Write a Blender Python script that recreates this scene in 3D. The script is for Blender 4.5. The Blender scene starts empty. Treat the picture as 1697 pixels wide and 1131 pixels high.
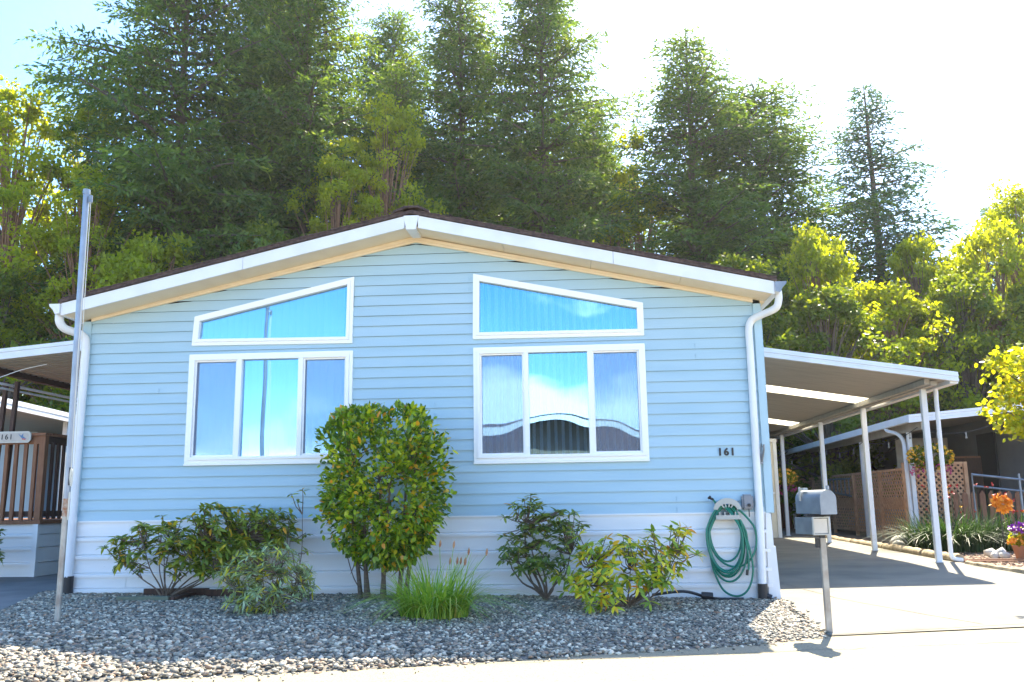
import bpy, bmesh, math, random
import numpy as np
from mathutils import Vector, Matrix
R = math.radians
random.seed(7)
rng = np.random.default_rng(11)
scene = bpy.context.scene
col = scene.collection

# ------------------------------------------------------------------ camera
pitch, yaw, roll = .1798, .0638, -.0148
cp, sp, cy, sy, cr, sr = (math.cos(pitch), math.sin(pitch), math.cos(yaw), math.sin(yaw), math.cos(roll), math.sin(roll))
Fv = Vector((-sy*cp, cy*cp, sp)); R0 = Vector((cy, sy, 0)); U0 = R0.cross(Fv)
Rv = cr*R0 + sr*U0; Uv = -sr*R0 + cr*U0
cam_d = bpy.data.cameras.new('camera'); cam = bpy.data.objects.new('camera', cam_d); col.objects.link(cam)
cam.matrix_world = Matrix(((Rv.x, Uv.x, -Fv.x, 5.905), (Rv.y, Uv.y, -Fv.y, -10.544), (Rv.z, Uv.z, -Fv.z, 1.139), (0, 0, 0, 1)))
cam_d.sensor_width = 36; cam_d.lens = 36*1479.8/1697; cam_d.clip_end = 2000; cam_d.clip_start = .05
scene.camera = cam

# ------------------------------------------------------------------ world, sun, exposure
SUN_EL, SUN_AZ = 49.9, 19.1            # azimuth: degrees from +Y towards +X
w = bpy.data.worlds.new("World"); scene.world = w; w.use_nodes = True
nt = w.node_tree; nt.nodes.clear()
N = nt.nodes.new; Lk = nt.links.new
out = N('ShaderNodeOutputWorld'); bg = N('ShaderNodeBackground'); bg.inputs['Strength'].default_value = .13
sky = N('ShaderNodeTexSky'); sky.sky_type = 'NISHITA'; sky.sun_disc = False
sky.sun_elevation = R(SUN_EL); sky.sun_rotation = R(SUN_AZ)
sky.air_density = 1.0; sky.dust_density = 1.2; sky.ozone_density = 3.0
tc = N('ShaderNodeTexCoord'); mp = N('ShaderNodeMapping'); mp.inputs['Scale'].default_value = (1, 1, 2.2)
mp.inputs['Location'].default_value = (.35, .1, .12)
nz = N('ShaderNodeTexNoise'); nz.inputs['Scale'].default_value = 5.5; nz.inputs['Detail'].default_value = 8; nz.inputs['Roughness'].default_value = .5
sx = N('ShaderNodeSeparateXYZ'); Lk(tc.outputs['Generated'], sx.inputs[0])
def mrange(src, a, b, c, d):
    m_ = N('ShaderNodeMapRange'); m_.interpolation_type = 'SMOOTHSTEP'
    for i_, v_ in zip((1, 2, 3, 4), (a, b, c, d)): m_.inputs[i_].default_value = v_
    Lk(src, m_.inputs[0]); return m_.outputs[0]
def mth(op, a, b):
    m_ = N('ShaderNodeMath'); m_.operation = op
    for i_, v_ in enumerate((a, b)):
        if isinstance(v_, (int, float)): m_.inputs[i_].default_value = v_
        else: Lk(v_, m_.inputs[i_])
    return m_.outputs[0]
low = mrange(sx.outputs['Z'], .05, .085, .30, 0)                      # cloud bank low over the horizon
bank = mth('MULTIPLY', mrange(sx.outputs['X'], -.20, -.08, 0, .21), mrange(sx.outputs['Z'], .13, .18, 1, -.1))   # bank to the north east
south = mrange(sx.outputs['Y'], -.2, .2, 0, -.35)
bias = mth('ADD', mth('MAXIMUM', low, bank), south)
rp = N('ShaderNodeValToRGB'); rp.color_ramp.elements[0].position = .60; rp.color_ramp.elements[1].position = .76
sat = N('ShaderNodeHueSaturation'); sat.inputs['Saturation'].default_value = 1.3
mx = N('ShaderNodeMix'); mx.data_type = 'RGBA'
mx.inputs['B'].default_value = (8.5, 8.8, 9.4, 1)
Lk(tc.outputs['Generated'], mp.inputs['Vector']); Lk(mp.outputs[0], nz.inputs['Vector']); Lk(mth('ADD', nz.outputs['Fac'], bias), rp.inputs[0])
Lk(sky.outputs[0], sat.inputs['Color']); Lk(sat.outputs[0], mx.inputs['A']); Lk(rp.outputs[0], mx.inputs['Factor'])
Lk(mx.outputs['Result'], bg.inputs[0]); Lk(bg.outputs[0], out.inputs[0])
sun_d = bpy.data.lights.new('sun', 'SUN'); sun_d.energy = 4.8; sun_d.angle = R(.5); sun_d.color = (1, .90, .70)
sun = bpy.data.objects.new('sun', sun_d); col.objects.link(sun)
to_sun = Vector((math.sin(R(SUN_AZ))*math.cos(R(SUN_EL)), math.cos(R(SUN_AZ))*math.cos(R(SUN_EL)), math.sin(R(SUN_EL))))
sun.rotation_euler = to_sun.to_track_quat('Z', 'Y').to_euler(); sun.location = (20, 40, 60)
scene.view_settings.view_transform = 'Standard'; scene.view_settings.look = 'None'
scene.view_settings.gamma = 1; scene.view_settings.exposure = 2.08
scene.cycles.max_bounces = 7; scene.cycles.transparent_max_bounces = 12

# ------------------------------------------------------------------ materials
def mat(name, c, c2=None, rough=.6, scale=6, bump=0, bscale=40, metal=0, stretch=None, spec=None, detail=5, pos=(.35, .65)):
    m = bpy.data.materials.new(name); m.use_nodes = True; t = m.node_tree; b = t.nodes['Principled BSDF']
    b.inputs['Roughness'].default_value = rough; b.inputs['Metallic'].default_value = metal
    if spec is not None: b.inputs['Specular IOR Level'].default_value = spec
    b.inputs['Base Color'].default_value = (*c, 1)
    tcn = t.nodes.new('ShaderNodeTexCoord'); mpn = t.nodes.new('ShaderNodeMapping')
    if stretch: mpn.inputs['Scale'].default_value = stretch
    t.links.new(tcn.outputs['Object'], mpn.inputs[0])
    if c2:
        n = t.nodes.new('ShaderNodeTexNoise'); n.inputs['Scale'].default_value = scale; n.inputs['Detail'].default_value = detail
        r = t.nodes.new('ShaderNodeValToRGB'); r.color_ramp.elements[0].color = (*c, 1); r.color_ramp.elements[1].color = (*c2, 1)
        r.color_ramp.elements[0].position, r.color_ramp.elements[1].position = pos
        t.links.new(mpn.outputs[0], n.inputs['Vector']); t.links.new(n.outputs['Fac'], r.inputs[0]); t.links.new(r.outputs[0], b.inputs['Base Color'])
    if bump:
        n = t.nodes.new('ShaderNodeTexNoise'); n.inputs['Scale'].default_value = bscale; n.inputs['Detail'].default_value = 4
        bn = t.nodes.new('ShaderNodeBump'); bn.inputs['Strength'].default_value = bump; bn.inputs['Distance'].default_value = .01
        t.links.new(mpn.outputs[0], n.inputs['Vector']); t.links.new(n.outputs['Fac'], bn.inputs['Height']); t.links.new(bn.outputs[0], b.inputs['Normal'])
    return m

def island_mat(name, stops, rough=.6, trans=0, tcol=(1, 1, .5), spec=.4, noise=0):
    """colour picked per leaf / pebble / chip (random per island), optional translucency"""
    m = bpy.data.materials.new(name); m.use_nodes = True; t = m.node_tree; b = t.nodes['Principled BSDF']
    g = t.nodes.new('ShaderNodeNewGeometry'); r = t.nodes.new('ShaderNodeValToRGB')
    e = r.color_ramp.elements; e[0].position = stops[0][0]; e[0].color = (*stops[0][1], 1); e[1].position = stops[-1][0]; e[1].color = (*stops[-1][1], 1)
    for p, c in stops[1:-1]:
        x = e.new(p); x.color = (*c, 1)
    src = g.outputs['Random Per Island']
    if noise:
        tcn = t.nodes.new('ShaderNodeTexCoord'); n = t.nodes.new('ShaderNodeTexNoise'); n.inputs['Scale'].default_value = noise; n.inputs['Detail'].default_value = 2
        t.links.new(tcn.outputs['Object'], n.inputs['Vector'])
        a = t.nodes.new('ShaderNodeMath'); a.operation = 'MULTIPLY_ADD'; a.inputs[1].default_value = .5; t.links.new(src, a.inputs[0])
        mr = t.nodes.new('ShaderNodeMapRange'); mr.inputs[1].default_value = .3; mr.inputs[2].default_value = .7; mr.inputs[3].default_value = 0; mr.inputs[4].default_value = .5
        t.links.new(n.outputs['Fac'], mr.inputs[0]); t.links.new(mr.outputs[0], a.inputs[2]); src = a.outputs[0]
    t.links.new(src, r.inputs[0]); t.links.new(r.outputs[0], b.inputs['Base Color'])
    b.inputs['Roughness'].default_value = rough; b.inputs['Specular IOR Level'].default_value = spec
    if trans:
        tr = t.nodes.new('ShaderNodeBsdfTranslucent'); ms = t.nodes.new('ShaderNodeMixShader'); ms.inputs[0].default_value = trans
        mm = t.nodes.new('ShaderNodeMix'); mm.data_type = 'RGBA'; mm.blend_type = 'MULTIPLY'; mm.inputs['Factor'].default_value = 1
        mm.inputs['B'].default_value = (*tcol, 1)
        mm.clamp_result = False
        t.links.new(r.outputs[0], mm.inputs['A']); t.links.new(mm.outputs['Result'], tr.inputs[0])
        o = t.nodes['Material Output']; t.links.new(b.outputs[0], ms.inputs[1]); t.links.new(tr.outputs[0], ms.inputs[2]); t.links.new(ms.outputs[0], o.inputs[0])
    return m

M = {}
M['siding'] = mat('blue_vinyl', (.36, .525, .60), (.41, .57, .645), rough=.5, scale=1.6, bump=.12, bscale=9, stretch=(.5, 1, 3), pos=(.3, .7))
M['siding_trim'] = mat('blue_vinyl_trim', (.38, .54, .61), (.40, .56, .63), rough=.5)
M['white'] = mat('white_paint', (.76, .77, .78), (.66, .67, .67), rough=.5, scale=2.5, bump=.03, pos=(.45, .8))
M['skirt'] = mat('white_skirting', (.83, .83, .82), (.72, .715, .70), rough=.5, scale=1.4, stretch=(.5, 1, 3), pos=(.45, .8))
M['cream'] = mat('bounce_tinted_paint', (.84, .70, .50), (.76, .61, .42), rough=.55, scale=3, stretch=(1, 1, 4), pos=(.4, .8))  # whitish trim paint, warmed in colour for bounce off the sunlit ground
M['vinyl'] = mat('white_window_vinyl', (.90, .90, .88), rough=.35)
M['shingle'] = mat('dark_brown_shingle', (.045, .03, .027), (.10, .065, .055), rough=.9, scale=25, bump=.5)
M['galv'] = mat('galvanised_metal', (.27, .30, .33), (.19, .21, .24), rough=.42, scale=6, metal=.55, bump=.04, bscale=12)
M['galv_warm'] = mat('weathered_steel_pipe', (.42, .40, .36), (.30, .26, .22), rough=.5, scale=9, metal=.45)
M['pole'] = mat('blue_grey_anodised_pole', (.30, .34, .40), (.24, .27, .32), rough=.35, metal=.5, scale=5)
M['rust'] = mat('rust', (.30, .12, .05), (.45, .36, .28), rough=.8, scale=30)
M['black'] = mat('black_plastic', (.02, .02, .022), rough=.5)
M['dark'] = mat('dark_interior', (.05, .055, .06), rough=.9)
M['grey_box'] = mat('grey_plastic_box', (.22, .23, .25), rough=.5)
M['hanger'] = mat('beige_plastic', (.44, .43, .38), rough=.5)
M['hose'] = mat('green_rubber_hose', (.005, .16, .10), (.008, .20, .13), rough=.35)
M['concrete'] = mat('driveway_concrete', (.20, .183, .145), (.13, .12, .10), rough=.9, scale=1.6, bump=.35, bscale=120, pos=(.4, .75), detail=9)
M['asphalt'] = mat('pale_street_surface', (.29, .25, .165), (.11, .09, .06), rough=.92, scale=70, bump=.6, bscale=160, pos=(.5, .78))
M['path'] = mat('grey_concrete_path', (.19, .185, .175), (.14, .14, .135), rough=.9, scale=2, bump=.25, bscale=90)
M['soil'] = mat('dark_soil_bed', (.10, .09, .075), (.20, .18, .15), rough=.95, scale=30, bump=.6, bscale=60)
M['mulch'] = mat('bark_mulch', (.16, .10, .065), (.30, .20, .14), rough=.95, scale=40, bump=.8, bscale=70)
M['ground'] = mat('forest_ground', (.07, .075, .03), (.11, .10, .05), rough=.95, scale=3, bump=.4)
M['bark'] = mat('bark', (.10, .075, .055), (.16, .12, .09), rough=.95, scale=8, bump=.6, stretch=(3, 3, .6))
M['twig'] = mat('shrub_stem', (.13, .09, .065), (.20, .15, .11), rough=.9, scale=30)
M['madrone'] = mat('reddish_bark', (.20, .10, .06), (.30, .17, .10), rough=.8, scale=5)
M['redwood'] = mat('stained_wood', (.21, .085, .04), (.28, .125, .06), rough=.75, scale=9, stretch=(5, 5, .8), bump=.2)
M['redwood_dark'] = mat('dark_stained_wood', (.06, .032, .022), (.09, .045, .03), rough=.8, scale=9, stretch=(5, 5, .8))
M['lattice'] = mat('brown_lattice_wood', (.52, .27, .14), (.64, .36, .20), rough=.8, scale=7)
M['oldwood'] = mat('weathered_edging', (.26, .20, .12), (.42, .34, .22), rough=.95, scale=9, bump=.8, bscale=25)
M['greenwood'] = mat('mossy_board', (.14, .16, .11), (.19, .20, .14), rough=.9, scale=14)
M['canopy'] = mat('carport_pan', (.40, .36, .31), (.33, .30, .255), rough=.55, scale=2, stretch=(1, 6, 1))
M['nwall'] = mat('grey_wall', (.30, .30, .31), (.26, .26, .27), rough=.7, scale=2)
M['sign_white'] = mat('sign_board', (.62, .58, .50), (.55, .50, .43), rough=.6, scale=6)
M['sign_pink'] = mat('sign_border', (.55, .32, .24), rough=.6)
M['shed'] = mat('cream_shed_panel', (.70, .66, .55), (.62, .58, .48), rough=.6, scale=2)
M['rope'] = mat('pale_rope', (.62, .60, .52), rough=.9)
M['orange'] = mat('orange_petal', (.75, .25, .02), (.85, .42, .03), rough=.5, scale=20)
M['yellow_petal'] = mat('yellow_petal', (.85, .55, .03), (.9, .42, .03), rough=.5, scale=20)
M['purple_petal'] = mat('purple_petal', (.30, .04, .42), rough=.5)
M['pink_petal'] = mat('pink_petal', (.6, .08, .22), rough=.5)
M['red_petal'] = mat('red_petal', (.55, .04, .03), rough=.5)
M['terracotta'] = mat('clay_pot', (.35, .15, .08), rough=.8)
M['rock'] = mat('pale_boulder', (.42, .40, .37), (.60, .57, .52), rough=.9, scale=7, bump=.5, bscale=15)
M['taupe'] = mat('taupe_wall', (.17, .14, .11), (.13, .11, .09), rough=.8, scale=3)
M['skirt_grey'] = M['skirt']
M['blue_neighbour'] = mat('pale_blue_neighbour_wall', (.42, .50, .56), rough=.6)
M['yellow_plastic'] = mat('brass', (.5, .4, .2), rough=.4, metal=.6)
M['bulb'] = mat('clear_bulb', (.28, .27, .25), rough=.2)
M['screenframe'] = M['vinyl']
# skylight panel in the carport: translucent
m = bpy.data.materials.new('translucent_panel'); m.use_nodes = True; t = m.node_tree
tr = t.nodes.new('ShaderNodeBsdfTranslucent'); tr.inputs[0].default_value = (.92, .88, .72, 1)
ms = t.nodes.new('ShaderNodeMixShader'); ms.inputs[0].default_value = .75
t.nodes['Principled BSDF'].inputs['Base Color'].default_value = (.8, .78, .66, 1)
t.links.new(t.nodes['Principled BSDF'].outputs[0], ms.inputs[1]); t.links.new(tr.outputs[0], ms.inputs[2]); t.links.new(ms.outputs[0], t.nodes['Material Output'].inputs[0]); M['skylight'] = m
# window glass: pane tinted to deepen the reflected sky blue, partly mirror, partly see-through
def glass(name, tint, refl, wav):
    m = bpy.data.materials.new(name); m.use_nodes = True; t = m.node_tree; t.nodes.remove(t.nodes['Principled BSDF'])
    g = t.nodes.new('ShaderNodeBsdfGlossy'); g.inputs['Roughness'].default_value = .005; g.inputs['Color'].default_value = (*tint, 1)
    tn = t.nodes.new('ShaderNodeBsdfTransparent'); tn.inputs[0].default_value = (.92, .97, 1, 1)
    ms = t.nodes.new('ShaderNodeMixShader'); ms.inputs[0].default_value = refl
    tcn = t.nodes.new('ShaderNodeTexCoord'); n = t.nodes.new('ShaderNodeTexNoise'); n.inputs['Scale'].default_value = 1.1; n.inputs['Detail'].default_value = 1
    b = t.nodes.new('ShaderNodeBump'); b.inputs['Strength'].default_value = wav; b.inputs['Distance'].default_value = .02
    t.links.new(tcn.outputs['Object'], n.inputs['Vector']); t.links.new(n.outputs['Fac'], b.inputs['Height']); t.links.new(b.outputs[0], g.inputs['Normal'])
    t.links.new(tn.outputs[0], ms.inputs[1]); t.links.new(g.outputs[0], ms.inputs[2]); t.links.new(ms.outputs[0], t.nodes['Material Output'].inputs[0])
    return m
M['glass'] = glass('sky_tinted_glass', (.34, .62, .88), .48, .3)
# insect screen: fine grey mesh, modelled as partial cover
m = bpy.data.materials.new('insect_screen'); m.use_nodes = True; t = m.node_tree
b = t.nodes['Principled BSDF']; b.inputs['Base Color'].default_value = (.36, .36, .42, 1); b.inputs['Roughness'].default_value = .8
tn = t.nodes.new('ShaderNodeBsdfTransparent'); ms = t.nodes.new('ShaderNodeMixShader'); ms.inputs[0].default_value = .36
t.links.new(tn.outputs[0], ms.inputs[1]); t.links.new(b.outputs[0], ms.inputs[2]); t.links.new(ms.outputs[0], t.nodes['Material Output'].inputs[0]); M['screen'] = m
m = mat('blind_slat', (.80, .82, .84), rough=.6); M['blind'] = m

M['fir'] = island_mat('fir_needles', [(0, (0.031, 0.070, 0.018)), (.4, (0.061, 0.122, 0.026)), (.75, (0.117, 0.193, 0.035)), (1, (0.271, 0.347, 0.044))], rough=.6, trans=.42, tcol=(2.2, 1.9, .6), noise=.45)
M['fir_blue'] = island_mat('fir_needles_blue', [(0, (0.042, 0.090, 0.054)), (.5, (0.072, 0.138, 0.078)), (1, (0.144, 0.228, 0.108))], rough=.65, trans=.3, tcol=(1.3, 1.4, .8), noise=.4)
M['leaf_bright'] = island_mat('bright_leaves', [(0, (.12, .17, .015)), (.5, (.22, .28, .02)), (1, (.36, .38, .03))], rough=.45, trans=.6, tcol=(2.5, 2.1, .4), noise=.35)
M['leaf_mid'] = island_mat('mid_leaves', [(0, (0.047, 0.088, 0.012)), (.5, (0.108, 0.163, 0.020)), (1, (0.243, 0.288, 0.030))], rough=.5, trans=.5, tcol=(2.4, 2.0, .4), noise=.35)  # bright ramp end puts backlit glints into the leaf colour
M['leaf_lime'] = island_mat('lime_round_leaves', [(0, (.16, .22, .02)), (.5, (.27, .33, .025)), (1, (.42, .38, .03))], rough=.45, trans=.5, tcol=(2.2, 1.8, .5))
M['rhodo'] = island_mat('rhododendron_leaves', [(0, (0.100, 0.150, 0.028)), (.5, (0.213, 0.288, 0.039)), (.85, (0.375, 0.413, 0.055)), (.94, (0.650, 0.500, 0.033)), (1, (0.688, 0.350, 0.033))], rough=.42, trans=.3, tcol=(1.6, 1.5, .4))
M['rhodo_dark'] = island_mat('dark_rhododendron_leaves', [(0, (0.090, 0.151, 0.033)), (.6, (0.194, 0.273, 0.050)), (.95, (0.359, 0.402, 0.077)), (1, (0.568, 0.230, 0.055))], rough=.42, trans=.28, tcol=(1.4, 1.4, .5))
M['rhodo_yellow'] = island_mat('yellowing_rhododendron_leaves', [(0, (0.149, 0.253, 0.030)), (.4, (0.276, 0.391, 0.035)), (.55, (0.529, 0.575, 0.035)), (.9, (0.850, 0.667, 0.030)), (1, (0.747, 0.276, 0.030))], rough=.4, trans=.3, tcol=(1.6, 1.4, .4))
M['silver_leaf'] = island_mat('silvery_leaves', [(0, (0.172, 0.241, 0.090)), (.4, (0.345, 0.425, 0.190)), (.72, (0.483, 0.552, 0.320)), (.8, (0.483, 0.529, 0.060)), (1, (0.690, 0.529, 0.040))], rough=.6, trans=.2, tcol=(1.3, 1.3, .6))
M['camellia'] = island_mat('camellia_leaves', [(0, (0.050, 0.105, 0.012)), (.4, (0.138, 0.249, 0.018)), (.75, (0.325, 0.446, 0.025)), (.92, (0.575, 0.551, 0.030)), (1, (0.775, 0.289, 0.030))], rough=.3, trans=.35, tcol=(1.8, 1.7, .4), spec=.6)
M['blade'] = island_mat('grass_blades', [(0, (.12, .24, .03)), (.5, (.26, .42, .045)), (.9, (.42, .52, .08)), (1, (.50, .38, .12))], rough=.45, trans=.35, tcol=(1.5, 1.5, .4))
M['blade_dark'] = island_mat('dark_blades', [(0, (0.020, 0.048, 0.016)), (.6, (0.036, 0.080, 0.024)), (1, (0.072, 0.120, 0.040))], rough=.5, trans=.25, tcol=(1.3, 1.4, .5))
M['pebble'] = island_mat('river_pebbles', [(0, (0.078, 0.073, 0.060)), (.3, (0.202, 0.182, 0.141)), (.55, (0.336, 0.296, 0.220)), (.7, (0.302, 0.187, 0.114)), (.85, (0.504, 0.437, 0.326)), (1, (0.784, 0.676, 0.502))], rough=.65)
M['chip'] = island_mat('bark_chips', [(0, (.10, .06, .04)), (.5, (.22, .14, .10)), (.9, (.34, .24, .17)), (1, (.45, .36, .28))], rough=.9)

# ------------------------------------------------------------------ mesh helpers
class MB:
    def __init__(s): s.v = []; s.f = []
    def quad(s, a, b, c, d): n = len(s.v); s.v += [a, b, c, d]; s.f.append((n, n+1, n+2, n+3)); return s
    def poly(s, pts): n = len(s.v); s.v += list(pts); s.f.append(tuple(range(n, n+len(pts)))); return s
    def hexa(s, p):      # 8 pts: bottom ring 0-3 , top ring 4-7
        n = len(s.v); s.v += [tuple(q) for q in p]
        for q in ((0, 3, 2, 1), (4, 5, 6, 7), (0, 1, 5, 4), (1, 2, 6, 5), (2, 3, 7, 6), (3, 0, 4, 7)): s.f.append(tuple(n+i for i in q))
        return s
    def box(s, x0, x1, y0, y1, z0, z1):
        return s.hexa([(x0, y0, z0), (x1, y0, z0), (x1, y1, z0), (x0, y1, z0), (x0, y0, z1), (x1, y0, z1), (x1, y1, z1), (x0, y1, z1)])
    def prism(s, outline, ext):   # planar outline (list of 3d), extruded by vector
        n = len(s.v); k = len(outline); e = Vector(ext)
        s.v += [tuple(p) for p in outline] + [tuple(Vector(p)+e) for p in outline]
        s.f.append(tuple(n+i for i in range(k))); s.f.append(tuple(n+k+i for i in reversed(range(k))))
        for i in range(k): j = (i+1) % k; s.f.append((n+i, n+k+i, n+k+j, n+j))
        return s
    def bar(s, a, b, w, h=None, up=(0, 0, 1)):
        a = Vector(a); b = Vector(b); d = (b-a).normalized(); u = Vector(up)
        if abs(d.dot(u)) > .98: u = Vector((0, 1, 0))
        x = d.cross(u).normalized(); y = x.cross(d).normalized(); h = h or w; x = x*w/2; y = y*h/2
        return s.hexa([a-x-y, a+x-y, a+x+y, a-x+y, b-x-y, b+x-y, b+x+y, b-x+y])
    def tube(s, pts, r, n=10, closed=False, cap=True):
        pts = [Vector(p) for p in pts]; k = len(pts); rs = r if isinstance(r, (list, tuple)) else [r]*k
        base = len(s.v); u = None
        for i, p in enumerate(pts):
            t = (pts[min(i+1, k-1)]-pts[max(i-1, 0)])
            if closed: t = pts[(i+1) % k]-pts[(i-1) % k]
            t = t.normalized() if t.length > 1e-9 else Vector((0, 0, 1))
            if u is None:
                u = t.cross(Vector((0, 0, 1)))
                if u.length < .1: u = t.cross(Vector((0, 1, 0)))
            u = (u - t*u.dot(t)); u = u.normalized(); v = t.cross(u)
            for j in range(n):
                a = 2*math.pi*j/n; s.v.append(tuple(p+(u*math.cos(a)+v*math.sin(a))*rs[i]))
        for i in range(k if closed else k-1):
            for j in range(n):
                a = base+i*n+j; b = base+i*n+(j+1) % n; c = base+((i+1) % k)*n+(j+1) % n; d = base+((i+1) % k)*n+j
                s.f.append((a, b, c, d))
        if cap and not closed:
            s.f.append(tuple(base+j for j in reversed(range(n)))); s.f.append(tuple(base+(k-1)*n+j for j in range(n)))
        return s
    def ball(s, c, r, n=8, sc=(1, 1, 1)):
        pts = []
        for i in range(n+1):
            ph = -math.pi/2+math.pi*i/n
            pts.append((Vector(c)+Vector((0, 0, r*math.sin(ph)*sc[2])), max(1e-4, r*math.cos(ph)*sc[0])))
        return s.tube([p for p, _ in pts], [q for _, q in pts], n=max(8, n))
    def build(s, name, m, parent=None, smooth=False, bevel=0):
        me = bpy.data.meshes.new(name); me.from_pydata([tuple(v) for v in s.v], [], s.f); me.update()
        bm = bmesh.new(); bm.from_mesh(me); bmesh.ops.recalc_face_normals(bm, faces=bm.faces)
        if bevel: bmesh.ops.bevel(bm, geom=list(bm.edges), offset=bevel, segments=2, affect='EDGES', clamp_overlap=True)
        bm.to_mesh(me); bm.free()
        if smooth:
            me.polygons.foreach_set('use_smooth', [True]*len(me.polygons))
            try: me.set_sharp_from_angle(angle=R(40))
            except Exception: pass
        o = bpy.data.objects.new(name, me); col.objects.link(o)
        if m: me.materials.append(m)
        if parent: put(o, parent)
        return o

def put(o, parent):      # parent without moving it: parts are modelled in world space, thing origins are at their bases
    o.parent = parent; o.matrix_parent_inverse = Matrix.Translation(parent_world(parent)).inverted()
def parent_world(p):
    v = Vector(p.location)
    while p.parent:
        v = v + p.matrix_parent_inverse.translation; p = p.parent; v = v + Vector(p.location)
    return v
def np_mesh(name, V, F, m, parent=None, smooth=False):
    V = np.ascontiguousarray(V, np.float32); k = F.shape[1]
    me = bpy.data.meshes.new(name); me.vertices.add(len(V)); me.vertices.foreach_set('co', V.ravel())
    me.loops.add(F.size); me.loops.foreach_set('vertex_index', np.ascontiguousarray(F, np.int32).ravel())
    me.polygons.add(len(F)); me.polygons.foreach_set('loop_start', np.arange(0, F.size, k, dtype=np.int32))
    if smooth: me.polygons.foreach_set('use_smooth', np.ones(len(F), bool))
    me.update(calc_edges=True); me.materials.append(m)
    o = bpy.data.objects.new(name, me); col.objects.link(o)
    if parent: put(o, parent)
    return o
def thing(name, label, cat, loc=(0, 0, 0), group=None):
    o = bpy.data.objects.new(name, None); col.objects.link(o); o.location = loc; o.empty_display_size = .2
    o['label'] = label; o['category'] = cat
    if group: o['group'] = group
    return o
def tag(o, label, cat, group=None, kind=None):
    o['label'] = label; o['category'] = cat
    if group: o['group'] = group
    if kind: o['kind'] = kind
    return o
def struct(o): o['kind'] = 'structure'; return o
def unit(a): return a/np.maximum(np.linalg.norm(a, axis=-1, keepdims=True), 1e-9)

def leaves(P, Dr, ln, wd, curl=.15, up=None, jit=.5):
    """6-vertex pointed leaves: P base, Dr direction (unit); returns V,F(tri)"""
    n = len(P); ln = np.broadcast_to(ln, n)[:, None]; wd = np.broadcast_to(wd, n)[:, None]
    if up is None: up = np.tile([0, 0, 1.], (n, 1))
    up = unit(up+rng.normal(0, jit, (n, 3))); S = unit(np.cross(Dr, up)); Nn = np.cross(S, Dr)
    a = P; b1 = P+Dr*ln*.35+S*wd*.5-Nn*ln*curl*.05; b2 = P+Dr*ln*.35-S*wd*.5-Nn*ln*curl*.05
    c1 = P+Dr*ln*.72+S*wd*.4-Nn*ln*curl*.5; c2 = P+Dr*ln*.72-S*wd*.4-Nn*ln*curl*.5
    t = P+Dr*ln-Nn*ln*curl
    V = np.stack([a, b1, b2, c1, c2, t], 1).reshape(-1, 3)
    T = np.array([[0, 1, 2], [2, 1, 3], [2, 3, 4], [4, 3, 5]])
    F = (np.arange(n)[:, None, None]*6+T[None]).reshape(-1, 3)
    return V, F
def quads(P, Dr, ln, wd, jit=.8):
    """4-vertex lozenge"""
    n = len(P); ln = np.broadcast_to(ln, n)[:, None]; wd = np.broadcast_to(wd, n)[:, None]
    S = unit(np.cross(Dr, unit(np.array([0, 0, 1.])+rng.normal(0, jit, (n, 3)))))
    V = np.stack([P, P+Dr*ln*.45+S*wd*.5, P+Dr*ln, P+Dr*ln*.45-S*wd*.5], 1).reshape(-1, 3)
    F = np.arange(n*4).reshape(-1, 4)
    return V, F

# ------------------------------------------------------------------ ground, street, driveway
def sheet(name, pts, m, skirt=.3):
    b = MB(); b.prism([(x, y, z-skirt) for x, y, z in pts], (0, 0, skirt)); return struct(b.build(name, m))
g = MB(); g.quad((-700, -700, -.12), (700, -700, -.12), (700, 900, -.12), (-700, 900, -.12)); struct(g.build('ground', M['ground']))
def road_edge(x):
    xs = [-40, -6, 0, 2.82, 4.4, 5.25, 6.1, 7.4, 8.05, 9.9, 14, 20, 40]; ys = [-9.5, -6.2, -4.95, -4.42, -4.02, -3.74, -3.44, -2.98, -2.58, -1.97, -.9, .8, 6]
    return float(np.interp(x, xs, ys))
xs = np.linspace(-40, 40, 81)
V = []; F = []
for x in xs: V += [(x, -11.5+(x-5)*.1, -.06), (x, road_edge(x)+.35, 0.001)]
for i in range(len(xs)-1): F.append((2*i, 2*i+2, 2*i+3, 2*i+1))
b = MB(); b.v = V; b.f = F
b.v += [(-40, -40, -.06), (40, -40, -.06)]; n0 = len(V)
road = MB(); road.v = list(V); road.f = list(F); struct(road.build('street', M['asphalt']))
# pale verge on the far side of the street (behind the camera)
V2 = []; F2 = []
for x in xs: V2 += [(x, -60, -.02), (x, -11.5+(x-5)*.1, -.055)]
for i in range(len(xs)-1): F2.append((2*i, 2*i+2, 2*i+3, 2*i+1))
vb = MB(); vb.v = V2; vb.f = F2; struct(vb.build('opposite_driveway', M['concrete']))
def gz(x, y):   # driveway height
    return float(np.interp(y, [-3, 0, 4.5, 10, 18, 30], [.0, .03, .12, .16, .18, .2]))
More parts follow.
